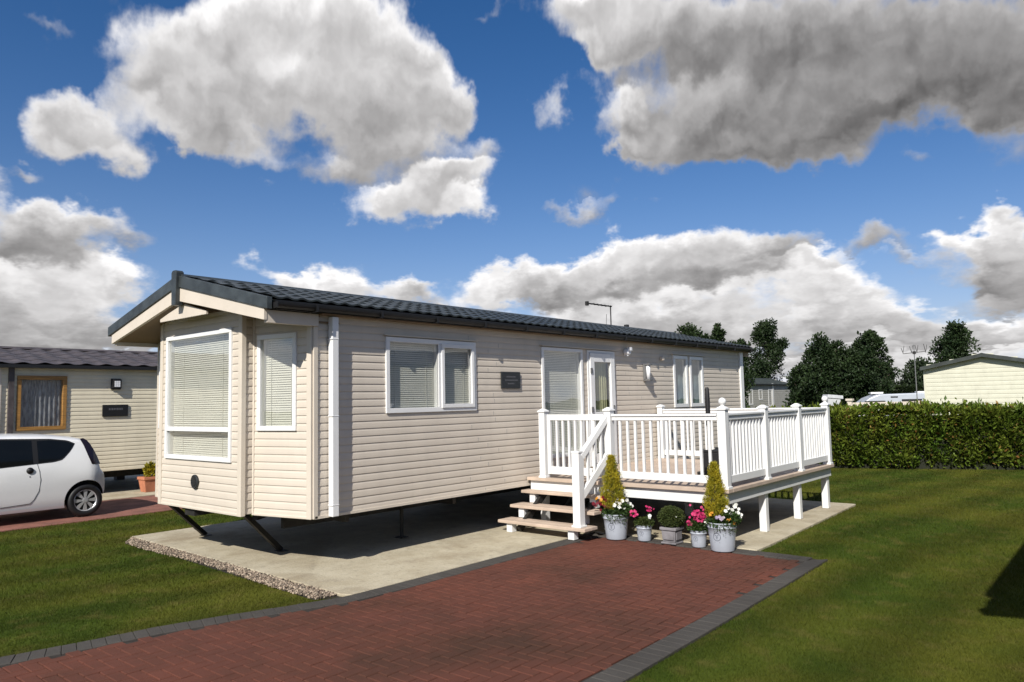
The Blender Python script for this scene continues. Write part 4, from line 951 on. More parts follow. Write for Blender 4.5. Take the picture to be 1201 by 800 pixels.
# ------------------------------------------------------------------ the white hatchback
def car():
    t = thing('parked_car','small white hatchback parked on the red drive in front of the cream static','car',(-7.9,-1.1,0))
    paint = mat('car_paint_white',(.72,.72,.72),.3,var=.01,coat=.6); M['paint']=paint
    gl = mat('car_glass_dark',(.006,.007,.007),.08,spec=.35); rub = M['black']
    XC=-7.88; YR_=.60
    top = [(-2.92,.45),(-2.90,.62),(-2.80,.78),(-2.55,.92),(-2.25,1.00),(-2.12,1.04),(-1.95,1.15),(-1.7,1.32),(-1.5,1.42),(-1.2,1.475),(-.8,1.48),(-.4,1.46),(-.1,1.43),(.15,1.39),(.26,1.36),(.32,1.28),(.40,1.12),(.46,.98),(.49,.88),(.57,.80),(.595,.70),(.60,.58)]
    bot = [(-2.92,.42),(-2.85,.28),(-2.7,.2),(-2.4,.19),(.1,.19),(.4,.22),(.55,.30),(.60,.42)]
    def ev(tab,y):
        for (a,za),(b,zb) in zip(tab,tab[1:]):
            if y<=b: return za+(zb-za)*((y-a)/(b-a) if b>a else 0)
        return tab[-1][1]
    def hw(y,z):
        w = .80
        if z<.45: w -= .05*((.45-z)/.26)**2
        if .45<=z<.86: w += .012*math.sin((z-.45)/.41*PI)
        if z>.86: w -= .20*((z-.86)/.6)**1.15
        e = YR_-y
        if e<.34: w *= 1-.20*(1-e/.34)**2.2
        e = y+2.92
        if e<.75: w *= 1-.30*(1-e/.75)**2.2
        # haunch over the rear wheel
        w += .012*math.exp(-((y-.24)/.35)**2-((z-.72)/.10)**2)
        return w
    ys = sorted(set([round(-2.92+i*.06,3) for i in range(58)]+[a for a,_ in top]+[.3,.35,.37,.43,.52,.54,.585]))
    ys = [y for y in ys if -2.92<=y<=.60]
    mb = MB(); rings=[]
    NS=14; NR=8
    for y in ys:
        zt,zb = ev(top,y),ev(bot,y); rr = min(.10,(zt-zb)*.3); ring=[]
        for k in range(NS+1): z = zb+(zt-rr-zb)*k/NS; ring.append((hw(y,z),z))
        ws = ring[-1][0]
        for k in range(1,NR+1):
            a = k/NR*PI/2; ring.append((ws*math.cos(a)**.75 if k<NR else 0., zt-rr+rr*math.sin(a)))
        full = [(XC+x,y,z) for x,z in ring]+[(XC-x,y,z) for x,z in ring[-2::-1]]
        rings.append(full)
    n=len(rings[0]); mb.v=[p for r in rings for p in r]
    for i in range(len(ys)-1):
        for k in range(n): mb.f.append((i*n+k,i*n+(k+1)%n,(i+1)*n+(k+1)%n,(i+1)*n+k)); mb.mi.append(0)
    mb.f.append(tuple(range(n))[::-1]); mb.mi.append(0); mb.f.append(tuple((len(ys)-1)*n+k for k in range(n))); mb.mi.append(0)
    body = mb.build('body',[paint,rub],t,smooth=True)
    cut = MB()
    for yw in (.24,-2.10): cut.lathe([(0,-2),(.335,-2),(.335,2),(0,2)],(XC,yw,.30),40,axis='x')
    c = cut.build('arch_cutter',rub); c.location = tuple(-Vector((0,0,0)))
    bm_ = body.modifiers.new('b','BOOLEAN'); bm_.object=c; bm_.solver='EXACT'
    # keep cutter in the body's local space
    c.location=(0,0,0)
    dg = bpy.context.evaluated_depsgraph_get(); dg.update(); me = bpy.data.meshes.new_from_object(body.evaluated_get(dg)); body.modifiers.clear(); body.data = me
    me.materials.clear(); me.materials.append(paint); me.materials.append(rub)
    for p in me.polygons:
        c0 = p.center; inarch = any(abs(math.hypot(c0.y+body['_off'][1]-yw, c0.z-.30)-.335)<.03 for yw in (.24,-2.10)) and (p.area>0)
        p.material_index = 1 if inarch and abs(p.normal.x)<.2 else 0
        p.use_smooth = True
    me.set_sharp_from_angle(angle=math.radians(35))
    bpy.data.objects.remove(c)
    mb = MB(); mb.box(XC-.72,XC+.70,-2.44,-1.76,.28,.66); mb.box(XC-.70,XC+.62,-.12,.53,.28,.66); mb.build('wheel_arch_liner',rub,t)
    def patch(name,poly,m_,off=.006,sides=(1,-1),res=.045,par=t):
        """a panel that lies on the flank, bounded by an outline given in (y,z)"""
        mb = MB()
        y0,y1=min(p[0] for p in poly),max(p[0] for p in poly)
        k=max(2,int((y1-y0)/res))
        def span(y):
            zs=[]
            for i in range(len(poly)):
                (a,za),(b,zb)=poly[i],poly[(i+1)%len(poly)]
                if a!=b and min(a,b)<=y<=max(a,b): zs.append(za+(zb-za)*(y-a)/(b-a))
            return (min(zs),max(zs)) if zs else None
        for s in sides:
            cols=[]
            for i in range(k+1):
                y=y0+(y1-y0)*min(max(i/k,1e-4),1-1e-4); sp=span(y); cols.append([(XC+s*(hw(y,z)+off),y,z) for z in np.linspace(sp[0],sp[1],7)])
            b=len(mb.v); mb.v+= [tuple(map(float,p)) for c in cols for p in c]
            for i in range(k):
                for j in range(6): mb.f.append((b+i*7+j,b+i*7+j+1,b+(i+1)*7+j+1,b+(i+1)*7+j)); mb.mi.append(0)
        o=mb.build(name,m_,par,smooth=True,split=True); return o
    patch('side_window',[(-.50,.985),(-.50,1.345),(-.30,1.350),(-.05,1.315),(.06,1.27),(.0,1.17),(-.14,1.035),(-.26,1.005)],gl)
    patch('side_window',[(-1.62,.93),(-1.55,1.15),(-1.38,1.31),(-1.1,1.385),(-.58,1.36),(-.58,.975)],gl)
    patch('window_seal',[(-1.68,.905),(-1.60,1.17),(-1.40,1.335),(-1.1,1.41),(-.3,1.375),(-.03,1.335),(.085,1.275),(.02,1.165),(-.13,1.01),(-.26,.98)],rub,off=.003)
    patch('tail_light',[(.17,1.35),(.245,1.365),(.32,1.275),(.40,1.115),(.455,.985),(.485,.895),(.31,.905),(.27,1.08),(.22,1.24)],mat('tail_light_smoked',(.014,.008,.010),.12,spec=.8))
    # door shut line, fuel line, sill
    def line(pts,name='shut_line',w=.009):
        mb=MB()
        for s in (1,-1):
            P=[(XC+s*(hw(y,z)+.001),y,z) for y,z in pts]; mb.tube(P,w/2,6)
        mb.build(name,rub,t,split=True)
    line([(-.52,.98),(-.49,.85),(-.47,.70),(-.49,.52),(-.56,.38),(-.62,.32),(-1.0,.30),(-1.7,.30),(-1.72,.6),(-1.70,.92)],'door_line')
    patch('sill',[(-1.75,.19),(-1.75,.245),(-.1,.245),(-.1,.19)],paint,off=.02)
    mb=MB(); 
    for s in (1,): mb.lathe([(0,0),(.055,.0),(.05,.018),(0,.024)],(XC+s*hw(-.63,.86)+.001,-.63,.865),20,axis='x')
    h=mb.build('door_handle',rub,t,smooth=True); 
    mb=MB(); mb.lathe([(0,0),(.011,0),(.009,.004),(0,.004)],(XC+hw(-.63,.77)+.001,-.63,.765),10,axis='x'); mb.build('door_lock',rub,t)
    mb=MB(); mb.add([(XC-.5,.335,1.26),(XC+.5,.335,1.26),(XC+.6,.475,.97),(XC-.6,.475,.97)],[(0,1,2,3)]); mb.build('rear_window',gl,t)
    mb=MB(); mb.add([(XC-.52,-1.66,1.365),(XC+.52,-1.66,1.365),(XC+.66,-2.10,1.07),(XC-.66,-2.10,1.07)],[(0,1,2,3)]); mb.build('windscreen',gl,t)
    for s in (-1,1):
        mb=MB(); mb.lathe([(0,-.05),(.10,-.03),(.12,.02),(0,.05)],(XC+s*.55,-2.80,.66),16,axis='y'); mb.build('headlight',M['lamp_glass'],t,smooth=True)
        mb=MB(); mb.box(XC+s*.86-.06,XC+s*.86+.06,-1.62,-1.50,.98,1.10); mb.build('wing_mirror',paint,t,bevel=.025)
    mb=MB(); mb.box(XC-.28,XC+.28,.585,.60,.50,.62); mb.build('number_plate',mat('plate_yellow',(.6,.45,.05),.5),t)
    for yw in (.24,-2.10):
        for s in (1,-1):
            xw=XC+s*.715
            mb=MB(); mb.lathe([(.185,-.07),(.20,-.085),(.255,-.085),(.278,-.06),(.282,0),(.278,.06),(.255,.085),(.20,.085),(.185,.07),(.185,-.07)],(xw,yw,.282),36,axis='x'); w=mb.build('wheel',rub,t,smooth=True)
            mb=MB(); o=s*.065
            mb.lathe([(.195,o-.03*s),(.195,o),(.182,o+.008*s),(.172,o-.004*s),(.168,o-.03*s)],(xw,yw,.282),36,axis='x')
            for k in range(8):
                a=2*PI*k/8; ca,sa=math.cos(a),math.sin(a)
                def Q(r,tn,ox): return (xw+ox,yw+r*ca-tn*sa,.282+r*sa+tn*ca)
                wi,wo=.013,.034
                mb.add([Q(.035,-wi,o),Q(.035,wi,o),Q(.178,wo,o-.002*s),Q(.178,-wo,o-.002*s),Q(.035,-wi,o-.02*s),Q(.035,wi,o-.02*s),Q(.178,wo,o-.022*s),Q(.178,-wo,o-.022*s)],[(0,1,2,3),(0,4,5,1),(1,5,6,2),(2,6,7,3),(3,7,4,0)])
            mb.lathe([(0,o+.008*s),(.042,o+.006*s),(.045,o-.02*s)],(xw,yw,.282),16,axis='x')
            mb.build('rim',M['alloy'],w)
            mb=MB(); mb.lathe([(0,o-.055*s),(.185,o-.055*s)],(xw,yw,.282),24,axis='x'); mb.build('brake_plate',M['dark_metal'],w)
M['alloy']=mat('wheel_trim_silver',(.55,.56,.57),.3,metal=.55,var=.02)
car()

# ------------------------------------------------------------------ laurel hedge
M['laurel'] = leaf_mat('laurel_leaves',(.060,.108,.014),(.16,.19,.028),scale=1.6,island=.55,rough=.3,trans=.2)
M['laurel_y'] = leaf_mat('laurel_pale_leaves',(.20,.17,.04),(.26,.10,.03),scale=3,island=.5)
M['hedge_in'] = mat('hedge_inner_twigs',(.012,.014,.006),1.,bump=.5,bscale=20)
def hedge(name,label,p0,p1,wid,h,n,size,mleaf,mid=None,zb=-.02,cat='hedge'):
    t = thing(name,label,cat,((p0[0]+p1[0])/2,(p0[1]+p1[1])/2,zb))
    d = np.array([p1[0]-p0[0],p1[1]-p0[1]]); L=np.linalg.norm(d); d/=L; nrm=np.array([d[1],-d[0]])   # nrm faces the camera side
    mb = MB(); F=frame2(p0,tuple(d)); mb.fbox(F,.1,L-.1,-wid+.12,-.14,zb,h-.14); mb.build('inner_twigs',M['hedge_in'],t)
    # surface samples: front, top, back a little, ends
    def bumps(a,z): return .07*np.sin(a*1.9+z*2)+.05*np.sin(a*4.3-z*3+1)+.03*np.sin(a*9+z*7)
    nf=int(n*.62); a=rng.uniform(0,L,nf); z=zb+.05+(h-zb-.05)*rng.random(nf)**.9; dep=-rng.exponential(.05,nf)+bumps(a,z)-.09*np.clip((z-h+.25)/.25,0,1)**2-.10*np.clip((.25-z)/.25,0,1)
    P1=np.stack([p0[0]+d[0]*a+nrm[0]*dep,p0[1]+d[1]*a+nrm[1]*dep,z],1); D1=np.tile([nrm[0],nrm[1],.55],(nf,1))
    nt_=n-nf; a=rng.uniform(0,L,nt_); o=-rng.uniform(0,wid,nt_); z=h-.06+bumps(a,o*3)*.75+.035*np.sin(a*.9+1)+rng.exponential(.035,nt_)-.03
    P2=np.stack([p0[0]+d[0]*a+nrm[0]*o,p0[1]+d[1]*a+nrm[1]*o,z],1); D2=np.tile([nrm[0]*.3,nrm[1]*.3,1.],(nt_,1))
    P=np.concatenate([P1,P2]); D=np.concatenate([D1,D2]); leaves('foliage',P,size,M[mleaf],t,D,aspect=2.1,jitter=.55,fold=.3)
    if mid:
        k=rng.choice(len(P),int(n*.035),replace=False); leaves('pale_leaves',P[k]+D[k]*.02,size,M[mid],t,D[k],aspect=2.1)
    return t
hedge('laurel_hedge','glossy laurel hedge clipped flat along the back of the lawn',(-4.6,12.55),(9.5,18.0),.85,1.42,40000,.125,'laurel','laurel_y')
M['laurel_dk'] = leaf_mat('dark_hedge_leaves',(.014,.024,.008),(.025,.04,.012),scale=.5,island=.4)
hedge('conifer_hedge','tall dark hedge far behind the laurel hedge under the trees',(-24.,68.),(6.,79.),1.8,2.35,15000,.30,'laurel_dk')

# ------------------------------------------------------------------ trees
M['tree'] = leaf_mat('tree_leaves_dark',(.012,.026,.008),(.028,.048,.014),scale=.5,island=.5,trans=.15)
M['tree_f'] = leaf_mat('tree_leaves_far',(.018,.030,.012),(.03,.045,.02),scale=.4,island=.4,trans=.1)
def tree(name,label,x,y,h,r,shape,n=5200,size=.22,m_='tree',trunk=.16,base=.12,group=None,seed=0,low=.2):
    rs=np.random.default_rng(seed); r*=.86; t=thing(name,label,'tree',(x,y,gz(x,y)),group=group); zb=gz(x,y)
    mb=MB(); mb.tube([(x,y,zb),(x+.05,y,h*.3),(x-.05,y+.05,h*.6),(x,y,h*.93)],trunk,8,r2=.025)
    clumps=[]
    nb=60
    for k in range(nb):
        u=rs.uniform(low,1.0); a=rs.uniform(0,6.283)
        if shape=='round': prof=math.sin(min(1,max(.06,(u-low*.6)/(1-low*.6)))*PI*.93)**.6
        elif shape=='cone': prof=(1-u)**.55*(1.08 if u>low+.08 else .8)
        else: prof=math.sin(min(1.,max(.05,(u-low*.5)/(1-low*.5)))**.85*PI*.95)**.6
        rr=r*prof*rs.uniform(.1,.92); cr=r*rs.uniform(.26,.42)*(.55+.45*(1-u)) if shape!='round' else r*rs.uniform(.26,.42)
        c=(x+rr*math.cos(a),y+rr*math.sin(a),zb+h*u*.96); clumps.append((c,cr))
        mb.tube([(x,y,zb+h*u*.96-cr*.9-rr*.35 if h*u>1 else zb+.5),c],.045,5,r2=.01)
    mb.build('trunk',M['bark'],t)
    P=[];D=[]
    per=n//nb
    for c,cr in clumps:
        p=rs.normal(0,1,(per,3)); p/=np.linalg.norm(p,axis=1,keepdims=True); q=p*(rs.uniform(.15,1.05,(per,1))**.6)*[cr,cr,cr*rs.uniform(.8,1.5)]
        P.append(q+c); D.append(p+[0,0,.5])
    # stray shoots at the outline
    for k in range(40):
        c,cr=clumps[rs.integers(len(clumps))]; a=rs.normal(0,1,3); a[2]=abs(a[2])*1.4; a/=np.linalg.norm(a); L=cr*rs.uniform(1.1,1.8); m=14
        P.append(np.array(c)+a*(np.linspace(.6,1,m)[:,None]*L)+rs.normal(0,.05,(m,3))); D.append(np.tile(a,(m,1)))
    leaves('crown',np.concatenate(P),size,M[m_],t,np.concatenate(D),aspect=1.7,jitter=.8); return t
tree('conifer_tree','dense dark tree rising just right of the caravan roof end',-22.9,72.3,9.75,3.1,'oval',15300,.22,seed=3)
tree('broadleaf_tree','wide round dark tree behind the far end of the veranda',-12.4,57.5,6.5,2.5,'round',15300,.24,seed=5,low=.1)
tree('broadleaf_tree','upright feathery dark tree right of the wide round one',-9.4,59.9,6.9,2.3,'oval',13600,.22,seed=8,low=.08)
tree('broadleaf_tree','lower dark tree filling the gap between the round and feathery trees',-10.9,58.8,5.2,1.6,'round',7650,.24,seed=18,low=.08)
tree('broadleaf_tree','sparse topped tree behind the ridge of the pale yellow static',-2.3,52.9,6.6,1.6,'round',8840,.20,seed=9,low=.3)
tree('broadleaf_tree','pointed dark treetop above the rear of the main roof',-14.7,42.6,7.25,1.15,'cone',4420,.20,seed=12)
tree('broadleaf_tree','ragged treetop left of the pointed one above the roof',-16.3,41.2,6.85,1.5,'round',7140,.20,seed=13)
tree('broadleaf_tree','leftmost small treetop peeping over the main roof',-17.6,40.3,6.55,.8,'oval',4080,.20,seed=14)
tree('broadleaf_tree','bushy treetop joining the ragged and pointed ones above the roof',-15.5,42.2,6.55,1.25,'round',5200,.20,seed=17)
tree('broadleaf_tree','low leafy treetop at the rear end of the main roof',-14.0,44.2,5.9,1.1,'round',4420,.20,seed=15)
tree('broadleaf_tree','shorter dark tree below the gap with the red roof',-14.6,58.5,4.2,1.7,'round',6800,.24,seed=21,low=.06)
for i,(x,y,h,r,lb) in enumerate(((-17.4,94,5.0,2.6,'left of two low far trees between feathery tree and TV aerial'),(-13.2,95.5,5.2,2.8,'right of two low far trees close behind the TV aerial mast'))):
    tree('broadleaf_tree',lb,x,y,h,r,'round',6120,.35,m_='tree_f',seed=30+i,low=.05)
CLOUDS = [(71.97, 19.91, 3.06, 1.89, 1, 0.8),(68.64, 19.48, 3.69, 2.29, 1, 0.76),(65.72, 23.45, 4.46, 2.95, 1, 0.84),(61.72, 25.64, 4.75, 2.95, 1, 0.9),(56.82, 27.31, 5.67, 2.97, 1, 0.9),(51.98, 26.89, 4.59, 3.33, 1, 0.88),(57.11, 22.54, 6.84, 3.15, 1, 0.72),(51.34, 22.94, 5.24, 3.8, 1, 0.74),(49.4, 19.43, 3.63, 3.05, 1, 0.66),(47.36, 23.39, 3.35, 2.64, 1, 0.82),(61.65, 19.8, 4.12, 1.84, 1, 0.74),(68.85, 17.36, 2.09, 1.38, 0.8, 0.8),(50.74, 15.37, 3.12, 1.63, 1, 0.86),(46.79, 15.44, 3.98, 2.15, 1, 0.82),(43.8, 14.49, 2.41, 1.53, 1, 0.9),(42.37, 19.21, 2.57, 1.24, 0.75, 0.78),(44.08, 17.66, 2.02, 0.88, 0.5, 0.78),(53.31, 18.06, 3.21, 1.58, 0.8, 0.62),(64.36, 19.04, 1.24, 0.68, 0.45, 0.75),(74.97, 15.93, 1.37, 0.52, 0.55, 0.66),(72.85, 24.71, 1.95, 0.49, 0.3, 0.6),(36.88, 21.95, 1.76, 1.8, 0.75, 0.78),(34.46, 23.79, 1.62, 0.82, 0.45, 0.75),(36.88, 14.81, 4.01, 0.89, 0.6, 0.62),(41.14, 28.75, 3.29, 0.77, 0.5, 0.66),(43.9, 27.75, 1.37, 0.67, 0.3, 0.7),(58.62, 16.41, 1.34, 0.6, 0.4, 0.7),(31.1, 14.72, 1.96, 0.5, 0.3, 0.6),(33.61, 28.46, 2.71, 1.1, 0.5, 0.8),(74.38, 11.89, 3.23, 1.94, 1, 0.72),(71.29, 12.39, 3.26, 1.56, 1, 0.76),(73.16, 10.1, 4.02, 1.43, 1, 0.5),(71.69, 8.82, 3.41, 1.96, 1, 0.96),(68.92, 8.42, 1.8, 1.5, 1, 0.95),(74.04, 7.83, 2.31, 2.08, 1, 0.95),(71.88, 6.73, 4.59, 1.35, 1, 0.74),(73.26, 4.99, 4.68, 1.22, 1, 0.58),(67.82, 5.14, 3.13, 1.05, 0.9, 0.68),(67.41, 11.42, 1.86, 0.93, 0.5, 0.58),(32.95, 28.08, 4.72, 2.31, 1, 0.86),(30.33, 26.37, 3.98, 2.24, 1, 0.8),(33.7, 26.06, 2.43, 1.25, 0.9, 0.88),(26.39, 26.25, 7.07, 3.31, 1, 0.66),(20.14, 25.38, 7.81, 3.78, 1, 0.55),(13.83, 23.69, 7.11, 3.94, 1, 0.48),(8.62, 22.54, 6.44, 3.8, 1, 0.46),(4.86, 21.08, 3.17, 2.96, 1, 0.49),(30.53, 21.46, 2.64, 1.79, 1, 0.72),(29.28, 19.55, 3.78, 2.05, 1, 0.64),(23.46, 20.76, 6.82, 3.49, 1, 0.52),(17.47, 19.93, 6.33, 3.38, 1, 0.48),(12.38, 20.71, 5.31, 2.68, 1, 0.45),(17.04, 17.28, 2.85, 1.38, 1, 0.45),(22.33, 18.56, 4.89, 1.65, 1, 0.54),(5.5, 18.69, 2.29, 1.63, 1, 0.45),(11.34, 16.21, 1.55, 0.88, 0.6, 0.5),(30.28, 19.33, 1.97, 1.09, 1, 0.72),(57.68, 9.51, 2.79, 1.25, 1, 0.97),(54.28, 9.4, 3.77, 1.53, 1, 0.98),(51.42, 8.35, 4.48, 1.55, 1, 0.9),(47.53, 8.35, 2.23, 1.04, 0.9, 0.72),(42.24, 8.31, 2.92, 1.84, 1, 0.95),(39.55, 9.57, 3.33, 1.57, 1, 0.84),(36.53, 10.47, 3.06, 1.56, 1, 0.9),(31.21, 11.67, 2.35, 1.54, 1, 0.97),(33.54, 10.68, 3.29, 1.68, 1, 0.9),(28.98, 10.45, 4.49, 1.79, 1, 0.88),(24.86, 10.64, 4.34, 1.76, 1, 0.84),(20.62, 10.18, 3.55, 1.23, 0.95, 0.6),(34.27, 8.43, 7.85, 1.44, 1, 0.58),(24.02, 8.56, 6.73, 1.26, 1, 0.58),(33.66, 6.77, 4.58, 2.09, 1, 0.97),(29.15, 5.94, 5.73, 2.59, 1, 0.82),(22.25, 7.19, 4.2, 1.63, 1, 0.94),(18.12, 7.52, 2.85, 1.58, 1, 0.97),(15.35, 7.01, 3.28, 1.43, 1, 0.92),(21.16, 4.93, 9.99, 1.62, 1, 0.7),(13.82, 5.28, 4.25, 1.3, 1, 0.84),(10.28, 4.0, 5.46, 1.26, 1, 0.72),(6.91, 4.05, 3.23, 1.21, 1, 0.86),(17.49, 8.81, 2.83, 1.09, 0.8, 0.92),(12.76, 10.01, 2.21, 1.16, 0.85, 0.58),(11.53, 8.6, 1.33, 0.52, 0.4, 0.55),(15.2, 9.68, 1.2, 0.59, 0.3, 0.6),(8.46, 9.78, 1.45, 1.0, 0.9, 0.94),(6.77, 10.11, 2.04, 1.31, 1, 0.92),(5.52, 11.55, 1.36, 1.17, 1, 0.96),(7.61, 8.0, 3.3, 1.55, 1, 0.62),(5.78, 7.52, 2.26, 1.84, 1, 0.66),(7.26, 6.02, 2.8, 0.99, 0.95, 0.64),(5.21, 8.54, 2.68, 2.15, 1, 0.72),(38.99, 4.94, 13.01, 1.45, 1, 0.8),(21.26, 2.75, 11.69, 1.12, 1, 0.76),(9.42, 1.95, 7.77, 1.13, 1, 0.8),(57.66, 6.36, 7.23, 1.26, 0.9, 0.75),(72.29, 3.73, 7.63, 0.56, 0.8, 0.72),(14.46, 3.36, 6.42, 0.53, 0.9, 0.9),(7.93, 2.83, 3.77, 0.45, 0.8, 0.92),(29.86, 4.02, 5.11, 0.91, 0.9, 0.85),(77.8, 8.09, 3.79, 3.13, 1, 0.8),(1.53, 6.49, 4.86, 3.08, 1, 0.75),(0.25, 18.84, 6.41, 4.26, 1, 0.45),(78.86, 14.67, 2.48, 2.01, 1, 0.7),(33.81, 1.86, 12.81, 0.65, 0.9, 0.82),(15.66, 1.2, 10.83, 0.54, 0.9, 0.8),(6.64, 1.0, 4.56, 0.55, 0.9, 0.84),(67.81, 4.67, 4.17, 0.59, 0.7, 0.7),(46.7, 22.52, 2.69, 2.97, 1, 0.8),(72.67, 18.31, 2.18, 1.59, 0.9, 0.78),(45.1, 16.72, 3.68, 1.64, 0.9, 0.8),(63.14, 21.9, 4.63, 2.78, 1, 0.78),(48.0, 25.97, 2.69, 2.27, 0.8, 0.84),(59.55, 18.25, 4.22, 1.18, 0.5, 0.7)]
# ------------------------------------------------------------------ sky, sun, camera
def sky():
    w = bpy.data.worlds.new('World'); scene.world = w; w.use_nodes = True; nt = w.node_tree; nt.nodes.clear(); L = nt.links
    def m(op,a,b=None,c=None,clamp=False):
        n = nt.nodes.new('ShaderNodeMath'); n.operation=op; n.use_clamp=clamp
        for i,x in enumerate((a,b,c)):
            if x is None: continue
            if isinstance(x,(int,float)): n.inputs[i].default_value=x
            else: L.new(x,n.inputs[i])
        return n.outputs[0]
    def vm(op,a,b=None,out=0):
        n = nt.nodes.new('ShaderNodeVectorMath'); n.operation=op
        for i,x in enumerate((a,b)):
            if x is None: continue
            if isinstance(x,(tuple,list)): n.inputs[i].default_value=x
            else: L.new(x,n.inputs[i])
        return n.outputs[out]
    tc = nt.nodes.new('ShaderNodeTexCoord'); sp = nt.nodes.new('ShaderNodeSeparateXYZ'); L.new(tc.outputs['Generated'],sp.inputs[0])
    X,Y,Z = sp.outputs
    az = m('MULTIPLY',m('ARCTAN2',m('MULTIPLY',X,-1.),Y),180/PI); el = m('MULTIPLY',m('ARCSINE',Z),180/PI)
    cb = nt.nodes.new('ShaderNodeCombineXYZ'); L.new(m('MULTIPLY',az,.1),cb.inputs[0]); L.new(m('MULTIPLY',el,.1),cb.inputs[1]); P0 = cb.outputs[0]
    def noise(v,scale,det,rough=.55,color=False,off=(0,0,0),dim='2D'):
        n = nt.nodes.new('ShaderNodeTexNoise'); n.noise_dimensions=dim; n.inputs['Scale'].default_value=scale; n.inputs['Detail'].default_value=det; n.inputs['Roughness'].default_value=rough
        if off!=(0,0,0): v = vm('ADD',v,off)
        L.new(v,n.inputs['Vector']); return n.outputs[1] if color else n.outputs[0]
    cb2 = nt.nodes.new('ShaderNodeCombineXYZ'); L.new(m('MULTIPLY',az,.1),cb2.inputs[0]); L.new(m('MULTIPLY',m('LOGARITHM',m('ADD',m('MAXIMUM',el,-1.),4.),2.718282),2.3),cb2.inputs[1]); PN = cb2.outputs[0]
    # domain warp so that the outlines billow
    w1 = vm('SUBTRACT',noise(P0,1.1,4,.5,True),(.5,.5,.5)); w2 = vm('SUBTRACT',noise(PN,3.2,4,.6,True,(3,7,1)),(.5,.5,.5))
    n_ = nt.nodes.new('ShaderNodeVectorMath'); n_.operation='SCALE'; L.new(w1,n_.inputs[0]); n_.inputs['Scale'].default_value=.46
    n2 = nt.nodes.new('ShaderNodeVectorMath'); n2.operation='SCALE'; L.new(w2,n2.inputs[0]); n2.inputs['Scale'].default_value=.31
    P = vm('ADD',P0,vm('ADD',n_.outputs[0],n2.outputs[0]))
    P = vm('MULTIPLY',P,(1,1,0))
    sx = nt.nodes.new('ShaderNodeSeparateXYZ'); L.new(P,sx.inputs[0])
    def vm3(op,a,b,c):
        n = nt.nodes.new('ShaderNodeVectorMath'); n.operation=op
        for i,x in enumerate((a,b,c)):
            if isinstance(x,(tuple,list)): n.inputs[i].default_value=x
            else: L.new(x,n.inputs[i])
        return n.outputs[0]
    def splat(o):
        c = nt.nodes.new('ShaderNodeCombineXYZ')
        for i in range(3): L.new(o,c.inputs[i])
        return c.outputs[0]
    PX,PY = splat(sx.outputs[0]),splat(sx.outputs[1])
    ACC = None; cl = list(CLOUDS)
    while len(cl)%3: cl.append((200,80,1,1,0,.5))
    for k in range(0,len(cl),3):      # three billows at a time
        T = cl[k:k+3]; S3=tuple(t[4] for t in T); Bq=tuple(t[5]*t[4]**2 for t in T); S2=tuple(t[4]**2 for t in T)
        c_ = .62   # fall-off (1-.31 r2)^3
        qx = vm3('MULTIPLY_ADD',PX,tuple(c_*10/t[2] for t in T),tuple(-c_*t[0]/t[2] for t in T)); qy = vm3('MULTIPLY_ADD',PY,tuple(c_*10/t[3] for t in T),tuple(-c_*t[1]/t[3] for t in T))
        r2 = vm3('MULTIPLY_ADD',qx,qx,vm('MULTIPLY',qy,qy)); u = vm('MAXIMUM',vm('SUBTRACT',(1,1,1),r2),(0,0,0))
        g = vm('MULTIPLY',vm('MULTIPLY',u,u),u); d = vm('DOT_PRODUCT',g,S3,1); g2 = vm('MULTIPLY',vm('MULTIPLY',g,g),g)
        d2 = vm('DOT_PRODUCT',g2,S2,1); db = m('MULTIPLY_ADD',vm('DOT_PRODUCT',vm('MULTIPLY',g2,qy),S2,1),.42,vm('DOT_PRODUCT',g2,Bq,1))
        cc = nt.nodes.new('ShaderNodeCombineXYZ'); L.new(d,cc.inputs[0]); L.new(d2,cc.inputs[1]); L.new(db,cc.inputs[2])
        ACC = cc.outputs[0] if ACC is None else vm('ADD',ACC,cc.outputs[0])
    sa = nt.nodes.new('ShaderNodeSeparateXYZ'); L.new(ACC,sa.inputs[0]); D,SW,SB = sa.outputs
    D = m('MINIMUM',D,1.6)
    bright = m('DIVIDE',SB,m('ADD',SW,1e-6))
    bright = m('MAXIMUM',bright,.40)
    # elsewhere in the sky: scattered cumulus
    front = m('GREATER_THAN',vm('DOT_PRODUCT',tc.outputs['Generated'],(-.645,.76,.08),1),.64)
    gen = noise(tc.outputs['Generated'],2.6,4,.55,False,(1.3,2.2,.4),'3D')
    gD = m('MULTIPLY',m('SUBTRACT',gen,.46),7.); 
    D = m('ADD',m('MULTIPLY',D,front),m('MULTIPLY',gD,m('SUBTRACT',1.,front)))
    bright = m('ADD',m('MULTIPLY',bright,front),m('MULTIPLY',.80,m('SUBTRACT',1.,front)))
    # billows: fractal detail and its slope towards the light (up and to the left)
    f0 = noise(PN,1.7,7,.57)
    s0 = noise(P,2.3,3,.45,False,(2,2,0)); sl_ = noise(P,2.3,3,.45,False,(2.05,2.11,0))
    t0 = noise(PN,4.2,3,.5,False,(1,4,0)); tl = noise(PN,4.2,3,.5,False,(1.03,4.07,0))
    dens = m('ADD',m('SUBTRACT',D,.50),m('ADD',m('MULTIPLY',m('SUBTRACT',f0,.5),1.50),m('MULTIPLY',m('SUBTRACT',s0,.5),.45)))
    alpha = nt.nodes.new('ShaderNodeMapRange'); alpha.interpolation_type='SMOOTHSTEP'; alpha.inputs[1].default_value=-.24; alpha.inputs[2].default_value=.52; L.new(dens,alpha.inputs[0])
    rel = m('ADD',m('MULTIPLY',m('SUBTRACT',s0,sl_),.34),m('MULTIPLY',m('SUBTRACT',t0,tl),.15))
